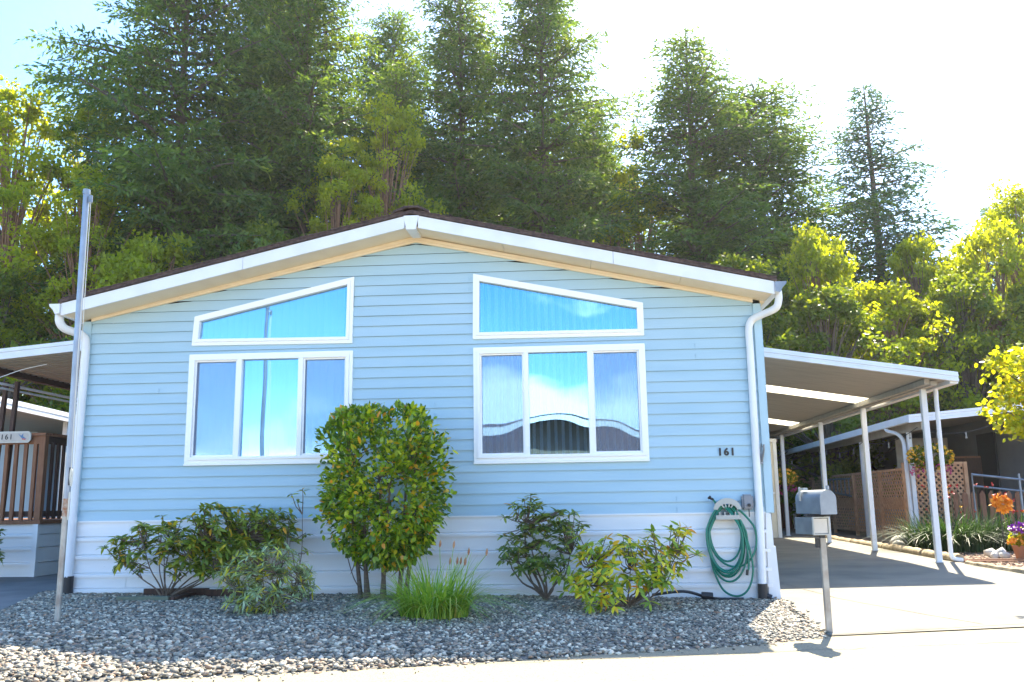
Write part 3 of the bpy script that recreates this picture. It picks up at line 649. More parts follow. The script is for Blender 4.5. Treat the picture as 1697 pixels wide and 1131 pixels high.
hose = thing('garden_hose', 'green rubber hose coiled over the beige hanger', 'garden hose', (7.51, -.08, .1)); ho.name = 'hose_coil'; put(ho, hose)
q = MB(); q.tube([(7.725, -.11, .37), (7.715, -.11, .31)], .016, 8); hsx(q); q.build('hose_end', M['black'], hose); q = MB(); q.tube([(7.385, -.112, 1.148), (7.35, -.13, 1.165)], .015, 8); q.tube([(7.35, -.13, 1.165), (7.335, -.13, 1.18)], .022, 8); hsx(q); q.build('hose_fitting', M['black'], hose)
hose.name = 'garden_hose'
# black drip pipe along the wall
q = MB(); q.tube(smooth_path([(6.75, -.35, .13), (7.1, -.3, .16), (7.35, -.22, .09), (7.5, -.28, .075), (7.75, -.25, .07)], 6), .016, 8); q.tube([(7.3, -.24, .11), (7.42, -.24, .1)], .04, 8); o = q.build('drip_pipe', M['black'], None, smooth=True); tag(o, 'black irrigation pipe lying on the gravel below the coiled hose', 'irrigation pipe')

# ------------------------------------------------------------------ our carport (right)
cpt = thing('carport', 'white metal carport with ribbed roof and skylight panels beside the blue home', 'carport', (11.7, 4.45, .12))
CY0, CY1 = 3.75, 16.2; CXa, CXb = 8.44, 11.98
def cz(x): return 3.065+(11.98-x)*.158
q = MB()
sky_strips = [(6.70, 7.55), (11.94, 12.95)]
def pan(y0, y1, m, name):
    q = MB(); y = y0; p = .10
    while y < y1-1e-6:
        ye = min(y+p, y1)
        for (a, za), (c, zc) in (((y, 0), (y+.062*(ye-y)/p, 0)), ((y+.062*(ye-y)/p, 0), (y+.072*(ye-y)/p, .03)), ((y+.072*(ye-y)/p, .03), (y+.09*(ye-y)/p, .03)), ((y+.09*(ye-y)/p, .03), (ye, 0))):
            q.quad((CXa, a, cz(CXa)-.135+za), (CXb-.1, a, cz(CXb-.1)-.135+za), (CXb-.1, c, cz(CXb-.1)-.135+zc), (CXa, c, cz(CXa)-.135+zc))
        y = ye
    return q.build(name, m, cpt)
segs_ = [(CY0+.03, 6.70), (7.55, 11.94), (12.95, CY1)]
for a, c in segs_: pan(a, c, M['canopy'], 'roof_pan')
for a, c in sky_strips: pan(a, c, M['skylight'], 'skylight_panel')
q = MB()   # ribbed front fascia
for i, (lo, hi, yy) in enumerate(((-.155, -.11, 0), (-.11, -.075, .012), (-.075, -.04, 0), (-.04, 0, .012))):
    q.hexa([(CXa, CY0-.03+yy, cz(CXa)+lo), (CXb, CY0-.03+yy, cz(CXb)+lo), (CXb, CY0+.03, cz(CXb)+lo), (CXa, CY0+.03, cz(CXa)+lo), (CXa, CY0-.03+yy, cz(CXa)+hi-.003), (CXb, CY0-.03+yy, cz(CXb)+hi-.003), (CXb, CY0+.03, cz(CXb)+hi-.003), (CXa, CY0+.03, cz(CXa)+hi-.003)])
q.build('carport_fascia', M['white'], cpt)
q = MB(); q.box(11.86, 11.99, CY0+.031, CY1, cz(11.98)-.18, cz(11.98)-.06); q.build('carport_gutter', M['white'], cpt)
q = MB(); q.box(11.63, 11.74, CY0+.2, CY1-.1, 2.885, 2.955); q.build('carport_beam', M['canopy'], cpt)
q = MB(); q.box(11.54, 11.62, CY0+.2, CY1-.1, 2.90, 2.99); q.box(CXa-.02, CXa+.05, CY0, CY1, cz(CXa)-.3, cz(CXa)-.14); q.build('header', M['canopy'], cpt)
q = MB(); q.hexa([(CXa, CY1, cz(CXa)-.3), (CXb, CY1, cz(CXb)-.3), (CXb, CY1+.04, cz(CXb)-.3), (CXa, CY1+.04, cz(CXa)-.3), (CXa, CY1, cz(CXa)), (CXb, CY1, cz(CXb)), (CXb, CY1+.04, cz(CXb)), (CXa, CY1+.04, cz(CXa))]); q.build('rear_fascia', M['redwood_dark'], cpt)
for Yp in (4.45, 7.51, 10.6, 14.52):
    q = MB(); z0 = gz(0, Yp); q.box(11.645, 11.735, Yp-.045, Yp+.045, z0, 2.884); q.box(11.62, 11.76, Yp-.07, Yp+.07, z0, z0+.012); q.build('post', M['white'], cpt, bevel=.006)
q = MB(); q.tube(smooth_path([(11.92, 4.5, 2.9), (11.92, 4.5, 2.80), (11.915, 4.5, 2.7)], 4)+[Vector((11.905, 4.5, .3))]+smooth_path([(11.905, 4.5, .24), (11.94, 4.5, .17), (12.08, 4.52, .145)], 4), .036, 10); q.build('downspout', M['white'], cpt, smooth=True)

# storage shed in carport
sh = thing('storage_shed', 'cream storage shed at the back of the carport', 'shed', (9.8, 14.0, .17))
q = MB(); q.box(8.25, 11.22, 13.3, 15.8, .17, 2.62); q.build('shed_wall', M['shed'], sh)
q = MB(); q.box(8.24, 11.26, 13.26, 15.84, 2.62, 2.70); q.box(11.16, 11.25, 13.27, 13.36, .17, 2.619); q.box(8.3, 11.15, 13.285, 13.299, 1.28, 1.33); q.build('shed_trim', M['white'], sh)

# edging logs along the driveway
i = 0; y = 4.75; x = 12.0
segs = []
pth = [(12.02, 4.5), (12.05, 6.0), (12.12, 8.2), (12.2, 10.5), (12.3, 13), (12.4, 16)]
for a, c in zip(pth[:-1], pth[1:]): segs.append((a, c, .085))
for k_, (a, c, r_) in enumerate(segs):
    q = MB(); pts = []; L_ = Vector((c[0]-a[0], c[1]-a[1], 0))
    for t_ in np.linspace(.01, .985, 16): pts.append((a[0]+L_.x*t_+random.uniform(-.012, .012), a[1]+L_.y*t_, .16+random.uniform(-.008, .008)))
    q.tube(pts, [r_*random.uniform(.85, 1.12) for _ in pts], 10); o = q.build('edging_log', M['oldwood'], None, smooth=True)
    tag(o, ['weathered edging log starting at the front carport post', 'second weathered edging log from the front carport post', 'middle weathered edging log beside the driveway', 'fourth edging log back along the driveway', 'farthest edging log near the storage shed'][k_], 'edging log', 'edging logs between driveway and mulch bed')
q = MB(); pts = smooth_path([(12.0, 4.15, .11), (12.1, 3.0, .09), (12.35, 2.0, .07), (12.9, 1.2, .05), (13.8, .55, .04), (15.5, .35, .04)], 10)
pts = [p+Vector((random.uniform(-.01, .01), random.uniform(-.01, .01), 0)) for p in pts]; q.tube(pts, [.06*random.uniform(.8, 1.15) for _ in pts], 8); o = q.build('bed_edging', M['oldwood'], None, smooth=True); tag(o, 'brown curved edging round the front of the mulch bed', 'edging')
q = MB(); q.box(12.05, 13.2, 4.62, 4.68, .12, .15); q.box(12.1, 13.45, 4.5, 4.55, .115, .135); o = q.build('splash_board', M['redwood'], None); tag(o, 'reddish brown boards lying on the mulch at the downspout outlet', 'board')
q = MB(); q.ball((12.6, 8.7, .22), .22, 7, (1, 1, .75)); q.ball((12.45, 8.4, .18), .14, 7, (1, 1, .8)); q.build('edging_stone', M['rock'], None, smooth=True)
tag(bpy.data.objects['edging_stone'], 'pale rounded stone beside the driveway edging log', 'stone')

# ------------------------------------------------------------------ mailbox post
mbp = thing('mailbox_post', 'square galvanised steel post holding the mailbox beside the driveway', 'mailbox post', (8.08, -2.38, .0))
q = MB(); q.box(8.055, 8.105, -2.405, -2.355, -.02, .80); q.build('post', M['galv_warm'], mbp, bevel=.004)
q = MB(); q.box(8.02, 8.05, -2.40, -2.36, .72, .80); q.box(7.95, 8.15, -2.44, -2.32, .985, 1.005); q.box(8.06, 8.10, -2.40, -2.36, .801, .985); q.build('bracket', M['black'], mbp)
# mailbox
ang = R(-38)    # long axis direction, front (door) towards the street side
def mailbox(name, label, cx, cyy, z0, L_, W_, H_, rot, m, door=True, tilt=0):
    t_ = thing(name, label, 'mailbox', (cx, cyy, z0))
    prof = [(-W_/2, 0), (W_/2, 0), (W_/2, H_-W_/2)]+[(W_/2*math.cos(a), H_-W_/2+W_/2*math.sin(a)) for a in [math.pi*i/12 for i in range(1, 12)]]+[(-W_/2, H_-W_/2)]
    def tr(x, y, z_): c_, s_ = math.cos(rot), math.sin(rot); return (cx+x*c_-y*s_, cyy+x*s_+y*c_, z0+z_)
    q = MB(); q.v = [tr(px, -L_/2, pz) for px, pz in prof]+[tr(px, L_/2, pz) for px, pz in prof]; k_ = len(prof)
    q.f = [tuple(range(k_)), tuple(range(2*k_-1, k_-1, -1))]+[(i, k_+i, k_+(i+1) % k_, (i+1) % k_) for i in range(k_)]
    q.build('body', m, t_, smooth=True)
    q = MB(); s_ = 1.03
    q.v = [tr(px*s_, -L_/2-.014, pz*1.015-.004) for px, pz in prof]+[tr(px*s_, -L_/2+.012, pz*1.015-.004) for px, pz in prof]
    q.f = [tuple(range(k_)), tuple(range(2*k_-1, k_-1, -1))]+[(i, k_+i, k_+(i+1) % k_, (i+1) % k_) for i in range(k_)]
    dr = q.build('door', m, t_, smooth=True)
    q = MB(); q.tube([tr(0, -L_/2-.02, H_+.0), tr(0, -L_/2-.02, H_+.035)], .014, 8); q.build('latch', M['galv'], dr)
    q = MB(); a = tr(-W_/2-.004, L_*.28, H_*.55); c_ = tr(-W_/2-.004, L_*.28, H_+.03); q.bar(a, c_, .012, .03)
    q.bar(tr(-W_/2+.02, L_*.30, H_+.012), tr(-W_/2+.02, L_*.12, H_+.012), .04, .02); q.build('flag', M['hanger'], t_)
    return t_
mailbox('mailbox', 'galvanised arch topped mailbox on the steel post', 8.045, -2.36, 1.01, .40, .15, .205, R(16), M['galv'])
nb = thing('newspaper_box', 'small open ended newspaper box mounted below the mailbox', 'newspaper box', (8.0, -2.36, .835))
rot = R(16)
def tr2(x, y, z_):
    c_, s_ = math.cos(rot), math.sin(rot); return (8.0+x*c_-y*s_, -2.36+x*s_+y*c_, .835+z_)
q = MB(); W2, H2, L2 = .145, .145, .30; th = .006
for (x0, x1, z0_, z1_) in ((-W2/2, W2/2, 0, th), (-W2/2, W2/2, H2-th, H2), (-W2/2, -W2/2+th, th, H2-th), (W2/2-th, W2/2, th, H2-th)):
    q.hexa([tr2(x0, -L2/2, z0_), tr2(x1, -L2/2, z0_), tr2(x1, L2/2, z0_), tr2(x0, L2/2, z0_), tr2(x0, -L2/2, z1_), tr2(x1, -L2/2, z1_), tr2(x1, L2/2, z1_), tr2(x0, L2/2, z1_)])
q.build('sleeve', M['galv'], nb)
q = MB(); ring_o = [(-W2/2-.004, -.004), (W2/2+.004, -.004), (W2/2+.004, H2+.004), (-W2/2-.004, H2+.004)]; ring_i = [(-W2/2+.005, .005), (W2/2-.005, .005), (W2/2-.005, H2-.005), (-W2/2+.005, H2-.005)]
for i in range(4):
    a, c, d_, e_ = ring_o[i], ring_o[(i+1) % 4], ring_i[(i+1) % 4], ring_i[i]
    q.hexa([tr2(a[0], -L2/2-.012, a[1]), tr2(c[0], -L2/2-.012, c[1]), tr2(d_[0], -L2/2-.012, d_[1]), tr2(e_[0], -L2/2-.012, e_[1]), tr2(a[0], -L2/2+.01, a[1]), tr2(c[0], -L2/2+.01, c[1]), tr2(d_[0], -L2/2+.01, d_[1]), tr2(e_[0], -L2/2+.01, e_[1])])
q.build('rim', M['hanger'], nb)
q = MB(); q.hexa([tr2(-W2/2+.01, -L2/2-.004, .01), tr2(W2/2-.01, -L2/2-.004, .01), tr2(W2/2-.01, -L2/2+.002, .01), tr2(-W2/2+.01, -L2/2+.002, .01), tr2(-W2/2+.01, -L2/2-.004, H2-.01), tr2(W2/2-.01, -L2/2-.004, H2-.01), tr2(W2/2-.01, -L2/2+.002, H2-.01), tr2(-W2/2+.01, -L2/2+.002, H2-.01)]); q.build('end_panel', M['sign_white'], nb)

# ------------------------------------------------------------------ flagpole
fp = thing('flagpole', 'tall bare grey metal flagpole standing in the gravel at the left corner', 'flagpole', (1.31, -2.58, .1))
q = MB(); q.tube([(1.31, -2.58, .05), (1.315, -2.58, 1.22)], .026, 14); q.build('lower_tube', M['galv_warm'], fp, smooth=True)
q = MB(); q.tube([(1.315, -2.58, 1.08), (1.316, -2.58, 1.24)], .0305, 14); q.build('rusty_sleeve', M['rust'], fp, smooth=True)
q = MB(); q.tube([(1.316, -2.58, 1.22), (1.29, -2.58, 4.16)], .029, 14); q.build('upper_tube', M['pole'], fp, smooth=True)
q = MB(); q.tube([(1.29, -2.58, 4.14), (1.29, -2.58, 4.19)], .034, 14); q.tube([(1.31, -2.585, 4.10), (1.36, -2.60, 4.10)], .01, 8); q.tube([(1.345, -2.6, 4.12), (1.345, -2.6, 4.05)], .02, 10); q.build('pole_cap', M['galv'], fp, smooth=True)
q = MB(); q.tube(smooth_path([(1.34, -2.61, 4.05), (1.345, -2.62, 2.6), (1.36, -2.62, 1.55), (1.365, -2.62, 1.35)], 8), .004, 6); q.tube(smooth_path([(1.355, -2.61, 4.05), (1.375, -2.62, 2.6), (1.385, -2.62, 1.6), (1.37, -2.62, 1.35)], 8), .004, 6)
for k_ in range(3): q.tube([(1.365+.01*math.sin(a)+.003*k_, -2.625, 1.45+.06*math.cos(a)-.02*k_) for a in np.linspace(0, 6.28, 14)], .0045, 6)
q.build('halyard', M['rope'], fp); q = MB(); q.bar((1.345, -2.6, 1.36), (1.345, -2.6, 1.52), .02, .02); q.build('cleat', M['black'], fp)
q = MB(); q.tube([(1.35, -2.6, 1.3), (1.35, -2.6, 1.05)], .008, 8); q.build('rope_tie', M['rope'], fp)

# ------------------------------------------------------------------ shrubs
def stems(base, tips, m, parent, r0=.018, main=6, rs=.004, name='stems', spread=.5):
    tips = np.array(tips); q = MB(); base = np.array(base)
    idx = rng.choice(len(tips), min(main, len(tips)), replace=False); nodes = [];
    for i in idx:
        mid = base+(tips[i]-base)*.55+rng.normal(0, .03, 3)
        mid[2] = base[2]+(tips[i][2]-base[2])*.42
        b0 = base+np.array([*rng.normal(0, .02, 2), 0]); k1 = base+(mid-base)*.5+rng.normal(0, .02, 3)
        q.tube(smooth_path([b0, k1, mid, mid+(tips[i]-mid)*.6], 3), [r0*(1-.07*j_) for j_ in range(10)], 6); nodes += [k1, mid, mid+(tips[i]-mid)*.5, mid+(tips[i]-mid)*.6]
    nodes = np.array(nodes)
    for t_ in tips:
        d_ = np.linalg.norm(nodes-t_, axis=1)+np.maximum(0, nodes[:, 2]-t_[2])*.6; n_ = nodes[d_.argmin()]
        mid = (n_+t_)/2+rng.normal(0, .02, 3)-np.array([0, 0, .02]); q.tube([n_, mid, t_], [rs*1.7, rs*1.3, rs], 5, cap=False)
    return q.build(name, m, parent, smooth=True)
def ellips_tips(ells, n_, shell=.55):
    out_ = []
    wts = np.array([e[1][0]*e[1][1]*e[1][2] for e in ells]); wts = wts/wts.sum()
    for _ in range(n_):
        c_, r_ = ells[rng.choice(len(ells), p=wts)]
        d_ = unit(rng.normal(0, 1, 3)); rad = rng.uniform(shell, 1.0)
        out_.append(np.array(c_)+d_*np.array(r_)*rad)
    return np.array(out_)
def whorls(tips, centre, n_leaf, ln, wd, droop=.25, updir=.55):
    P = []; Dd = []; 
    for t_ in tips:
        ax = unit(unit(t_-centre)*.6+np.array([0, 0, updir])+rng.normal(0, .2, 3)); a = unit(np.cross(ax, [0.3, .8, .1])); c_ = np.cross(ax, a)
        k_ = rng.integers(n_leaf-2, n_leaf+3); th0 = rng.uniform(0, 6.28)
        for i in range(k_):
            th_ = th0+i*2.399; el = rng.uniform(-.35, .65)
            Dd.append(unit((a*math.cos(th_)+c_*math.sin(th_))*math.cos(el)+ax*math.sin(el))); P.append(t_-ax*rng.uniform(0, .03))
    P = np.array(P); Dd = np.array(Dd); n_ = len(P)
    return leaves(P, Dd, rng.uniform(.75, 1.15, n_)*ln, rng.uniform(.85, 1.1, n_)*wd, curl=droop, jit=.3)
def shrub(name, label, cat, base, ells, n_whorl, m, n_leaf=9, ln=.11, wd=.034, droop=.25, shell=.45, main=8, r0=.016, group=None, updir=.55):
    t_ = thing(name, label, cat, base, group); tips = ellips_tips(ells, n_whorl, shell); tips = tips[(tips[:, 2] > base[2]+.05) & (tips[:, 1] < -.10) | (tips[:, 0] < -.5)]
    cen = np.array([base[0], base[1], base[2]+.15])
    V, F = whorls(tips, cen, n_leaf, ln, wd, droop, updir); np_mesh('foliage', V, F, m, t_); stems(base, tips, M['twig'], t_, r0=r0, main=main); return t_
# wide rhododendron left
shrub('rhododendron', 'wide olive green rhododendron in a low board frame at the left of the gravel bed', 'shrub', (1.36, -.52, .15),
      [((.92, -.55, .66), (.30, .30, .22)), ((1.28, -.52, .86), (.32, .32, .22)), ((1.55, -.56, .66), (.30, .30, .26)), ((1.90, -.50, .98), (.34, .32, .30)), ((2.3, -.50, .88), (.36, .32, .30)), ((2.6, -.48, .92), (.22, .26, .26)), ((2.0, -.62, .62), (.5, .3, .24))],
      340, M['rhodo'], n_leaf=10, ln=.11, wd=.036, main=14, r0=.011, updir=.4)
t_ = thing('rhododendron', 'leggy sparse rhododendron with few leaves rising behind the silvery shrub', 'shrub', (2.85, -.75, .14))
tips = np.array([[2.78, -.62, 1.28], [2.9, -.6, 1.33], [2.84, -.62, 1.22], [2.95, -.6, .85], [2.88, -.7, .78], [2.8, -.65, .95], [3.0, -.7, .66]])
V, F = whorls(tips, np.array([2.85, -.7, .5]), 6, .09, .03); np_mesh('foliage', V, F, M['rhodo'], t_); stems((2.85, -.75, .14), tips, M['twig'], t_, main=4, r0=.009)
shrub('silvery_shrub', 'silvery green narrow leaved low shrub left of the camellia', 'shrub', (2.95, -1.85, .10),
      [((2.75, -1.75, .48), (.36, .3, .22)), ((2.95, -1.75, .62), (.28, .26, .18)), ((3.15, -1.7, .42), (.25, .25, .22)), ((2.95, -1.95, .28), (.35, .28, .14))], 190, M['silver_leaf'], n_leaf=12, ln=.10, wd=.018, droop=.12, main=10, r0=.009)
shrub('rhododendron', 'dark green open rhododendron below the right window', 'shrub', (5.60, -.45, .09),
      [((5.30, -.5, .68), (.30, .28, .25)), ((5.45, -.5, .98), (.34, .28, .26)), ((5.78, -.48, .85), (.30, .28, .28)), ((5.55, -.55, .5), (.35, .28, .2))], 150, M['rhodo_dark'], n_leaf=10, ln=.10, wd=.032, main=9, r0=.017, shell=.3)
shrub('rhododendron', 'yellowing rhododendron with orange tinted leaves left of the coiled hose', 'shrub', (6.45, -1.0, .07),
      [((6.1, -1.05, .62), (.30, .3, .24)), ((6.5, -.95, .66), (.40, .3, .25)), ((6.9, -.85, .62), (.34, .3, .28)), ((6.05, -1.35, .35), (.35, .25, .18)), ((6.6, -1.2, .42), (.55, .3, .2)), ((6.98, -.85, .85), (.16, .2, .16)), ((6.0, -1.65, .24), (.3, .2, .10)), ((6.5, -1.7, .20), (.3, .2, .08))], 170, M['rhodo_yellow'], n_leaf=8, ln=.115, wd=.038, main=14, r0=.011, shell=.2)
shrub('rhododendron', 'green rhododendron at the left edge in front of the white deck skirting', 'shrub', (-2.75, 2.1, .14),
      [((-2.8, 2.2, .95), (.45, .3, .28)), ((-2.7, 2.15, .6), (.38, .3, .25)), ((-3.2, 2.3, .7), (.4, .3, .4))], 130, M['rhodo_dark'], n_leaf=9, ln=.13, wd=.04, main=8)
# camellia column
cam_t = thing('camellia_bush', 'tall rounded camellia bush with glossy leaves in front of the left window', 'bush', (3.85, -.55, .12))
n = 9500; P = []
while len(P) < n:
    z = rng.uniform(.50, 2.20, 4*n); th_ = rng.uniform(0, 6.28, 4*n)
    prof = np.interp(z, [.5, .62, .8, 1.05, 1.5, 1.95, 2.15, 2.26], [.20, .42, .60, .72, .73, .68, .54, .34])
    prof = prof*.93*(1+.08*np.sin(th_*3+z*5)+.08*np.sin(th_*7-z*9)+.07*np.sin(th_*12+z*17))
    rr_ = np.sqrt(rng.uniform(.25, 1.0, 4*n)); x = 3.85+np.cos(th_)*prof*rr_*1.02+(.06-.05*z)*.5; y = -.72+np.sin(th_)*prof*rr_*.75
    key = np.sin(x*9)*np.sin(z*8+1)*np.sin(y*9+2)   # clumps and gaps
    ok = (y < -.07) & (key > rng.uniform(-.7, .42, 4*n)); P = np.stack([x, y, z], 1)[ok]
P = P[:n]; cen = np.array([3.85, -.7, 1.2]); D_ = unit(unit(P-cen)*.7+rng.normal(0, .6, (n, 3))+np.array([0, 0, .05]))
V, F = leaves(P, D_, rng.uniform(.04, .10, n), rng.uniform(.026, .048, n), curl=.2, jit=.6); np_mesh('foliage', V, F, M['camellia'], cam_t)
q = MB()
for i in range(8):
    a = i*.785; bx, by = 3.8+.16*math.cos(a)*1.5, -.5+.08*math.sin(a); tx, ty, tz = 3.85+.45*math.cos(a+.3), -.68+.28*math.sin(a+.3), 1.7+.3*math.sin(i*2)
    pts = smooth_path([(bx, by, .08), (bx+(tx-bx)*.25, by+(ty-by)*.2, .5), (bx+(tx-bx)*.6, by+(ty-by)*.6, 1.1), (tx, ty, tz)], 5); q.tube(pts, [.03-.0015*j_ for j_ in range(len(pts))], 7)
    for k_ in range(10):
        p0 = pts[rng.integers(5, len(pts))]; d_ = Vector(rng.normal(0, .09, 3))+Vector((0, -.04, .05)); e_ = p0+d_*1.6
        if e_.y < -.08: q.tube([p0, p0+d_*.8+Vector((0, 0, -.02)), e_], [.009, .006, .003], 5)
q.tube(smooth_path([(3.62, -.4, .1), (3.5, -.5, .3), (3.45, -.55, .45), (3.4, -.55, .62)], 4), .006, 5); q.tube(smooth_path([(3.6, -.6, .7), (3.35, -.62, .85), (3.2, -.62, .98), (3.13, -.62, 1.05)], 4), .007, 5)
q.build('trunks', M['twig'], cam_t, smooth=True)
# stray low sprig left of the camellia
# arching grass clump with seed heads
def blade_clump(name, label, cat, cx, cyy, z0, n_, h, spread, m, wd=.013, rbase=.12, heads=0, hm=None, hl='flower_head', group=None):
    t_ = thing(name, label, cat, (cx, cyy, z0), group); Vv = []; Ff = []
    for i in range(n_):
        a = rng.uniform(0, 6.28); rb = rbase*math.sqrt(rng.uniform()); bx, by = cx+rb*math.cos(a)*1.3, cyy+rb*math.sin(a); a2 = a+rng.normal(0, .5)
        L_ = h*rng.uniform(.6, 1.15); lean = spread*rng.uniform(.15, 1.1); b0 = len(Vv); w_ = wd*rng.uniform(.7, 1.2); sx, sy2 = -math.sin(a2), math.cos(a2)
        for s_ in range(7):
            t2 = s_/6; out_ = lean*L_*t2**1.8; up_ = L_*(t2-.62*lean*t2**2.4); ww = w_*(1-t2**2)*.5+.0008
            for sg in (-1, 1): Vv.append((bx+math.cos(a2)*out_+sx*ww*sg, by+math.sin(a2)*out_+sy2*ww*sg, max(z0+.01, z0+up_)))
        for s_ in range(6): k_ = b0+s_*2; Ff.append((k_, k_+1, k_+3, k_+2))
    np_mesh('blades', np.array(Vv), np.array(Ff), m, t_)
    for i in range(heads):
        a = rng.uniform(-.9, 1.2); bx = cx+rbase*.8*math.cos(a); by = cyy+rng.uniform(-.1, .1); hx = bx+rng.uniform(-.1, .32); hz = z0+h*rng.uniform(.75, 1.05); hy = by+rng.uniform(-.1, .1)
        q = MB(); q.tube(smooth_path([(bx, by, z0), ((bx+hx)/2-.02, by, z0+(hz-z0)*.6), (hx, hy, hz)], 4), .003, 5); sm = q.build('flower_stalk', m, t_)
        q = MB(); q.tube([(hx, hy, hz-.01), (hx+.003, hy, hz+.015), (hx+.006, hy, hz+.04), (hx+.008, hy, hz+.06)], [.005, .012, .010, .002], 7); q.build(hl, hm, sm, smooth=True)
    return t_
M['seed'] = mat('dry_seed_head', (.30, .12, .06), (.40, .22, .10), rough=.8, scale=40)
blade_clump('ornamental_grass', 'bright green arching grass clump with brown seed heads below the camellia', 'grass clump', 4.60, -2.0, .09, 600, .64, 1.35, M['blade'], wd=.013, rbase=.24, heads=9, hm=M['seed'], hl='seed_head')
# board frame
bf = thing('planter_board_frame', 'weathered greenish board frame round the foot of the wide rhododendron', 'planter frame', (1.3, -.8, .12))
q = MB(); q.box(.98, 1.55, -.90, -.84, .10, .21); q.build('front_board', M['greenwood'], bf)
q = MB(); q.box(1.75, 2.2, -.42, -.37, .12, .235); q.box(1.0, 1.75, -.32, -.27, .12, .24); q.box(1.56, 1.61, -.88, -.33, .10, .20); q.build('rear_board', M['redwood_dark'], bf)
# a few fallen leaves
V, F = leaves(np.stack([rng.uniform(.5, 7.8, 40), rng.uniform(-3.2, -.4, 40), np.zeros(40)], 1), unit(np.stack([rng.normal(0, 1, 40), rng.normal(0, 1, 40), rng.normal(0, .05, 40)], 1)), .08, .03, curl=.1, jit=.1)
V[:, 2] += np.repeat(bed_z(V[::6, 0], V[::6, 1])+.03, 6)
o = np_mesh('fallen_leaves', V, F, M['seed']); tag(o, 'dry brown leaves scattered over the pebbles', 'fallen leaves', kind='stuff')

# ------------------------------------------------------------------ left side: deck, carports, neighbour
dk = thing('entrance_deck', 'raised deck with reddish brown railing and white skirting at the left edge', 'deck', (-3.6, 4.5, .14))
q = MB(); q.box(-5.4, -2.34, 3.06, 6.9, .93, .985); q.build('deck_floor', M['redwood'], dk)
q = skirting(-5.4, -2.42, 3.10, .13, .93, [.33, .56, .76]); q2 = skirting(3.12, 6.9, -2.38, .13, .93, [.33, .56, .76], 'y')
for p in q2.v: pass
n0 = len(q.v); q.v += q2.v; q.f += [tuple(i+n0 for i in f_) for f_ in q2.f]; q.box(-2.45, -2.365, 3.06, 3.13, .13, .93); q.build('deck_skirting', M['skirt'], dk)
for px, py in ((-2.42, 3.14), (-3.95, 3.14), (-5.3, 3.14), (-2.42, 5.0), (-2.42, 6.8)):
    q = MB(); q.box(px-.05, px+.05, py-.05, py+.05, .986, 2.30); q.build('railing_post', M['redwood'], dk, bevel=.004)
q = MB(); q.box(-5.4, -2.36, 3.06, 3.22, 2.301, 2.345); q.box(-2.5, -2.34, 3.221, 6.9, 2.301, 2.345); q.box(-5.4, -2.47, 3.10, 3.14, 2.17, 2.30); q.build('top_rail', M['redwood'], dk)
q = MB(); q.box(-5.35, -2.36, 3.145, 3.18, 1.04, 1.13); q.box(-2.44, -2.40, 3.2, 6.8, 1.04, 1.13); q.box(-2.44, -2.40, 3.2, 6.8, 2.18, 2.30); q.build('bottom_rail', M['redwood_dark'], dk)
x = -5.2
while x < -2.5:
    q = MB(); q.box(x, x+.055, 3.10, 3.14, .99, 2.17); q.build('baluster', M['redwood'], dk); x += .155
y = 3.3
while y < 6.7:
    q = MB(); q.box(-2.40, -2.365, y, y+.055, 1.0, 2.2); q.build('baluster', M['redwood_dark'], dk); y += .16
# number sign on the railing
sg = thing('deck_number_sign', 'long white sign with 161 and a small bird on the deck railing', 'sign', (-2.85, 3.05, 2.19))
q = MB(); q.prism([(-3.35, 3.03, 2.19), (-2.62, 3.03, 2.19), (-2.58, 3.03, 2.23), (-2.58, 3.03, 2.33), (-2.62, 3.03, 2.37), (-3.35, 3.03, 2.37)], (0, .025, 0)); q.build('sign_board', M['sign_white'], sg)
q = MB(); q.prism([(-3.33, 3.024, 2.215), (-2.64, 3.024, 2.215), (-2.61, 3.024, 2.24), (-2.61, 3.024, 2.32), (-2.64, 3.024, 2.345), (-3.33, 3.024, 2.345)], (0, .005, 0)); bd = q.build('sign_panel', mat('sign_panel_paint', (.58, .50, .42), (.50, .44, .38), rough=.6, scale=12), sg)
text('161', .115, (-2.97, 3.020, 2.28), Euler((R(90), 0, 0)), M['black'], sg, ext=.002, off=.001, name='sign_number')
q = MB(); q.prism([(-2.78, 3.018, 2.33), (-2.73, 3.018, 2.30), (-2.70, 3.018, 2.335), (-2.70, 3.018, 2.29), (-2.64, 3.018, 2.25), (-2.72, 3.018, 2.26)], (0, .004, 0)); q.build('bird_emblem', mat('bird_blue', (.10, .2, .35), rough=.6), sg)
q = MB(); q.prism([(-2.72, 3.0175, 2.258), (-2.65, 3.0175, 2.248), (-2.66, 3.0175, 2.235), (-2.71, 3.0175, 2.24)], (0, .004, 0)); q.build('bird_breast', M['red_petal'], sg)
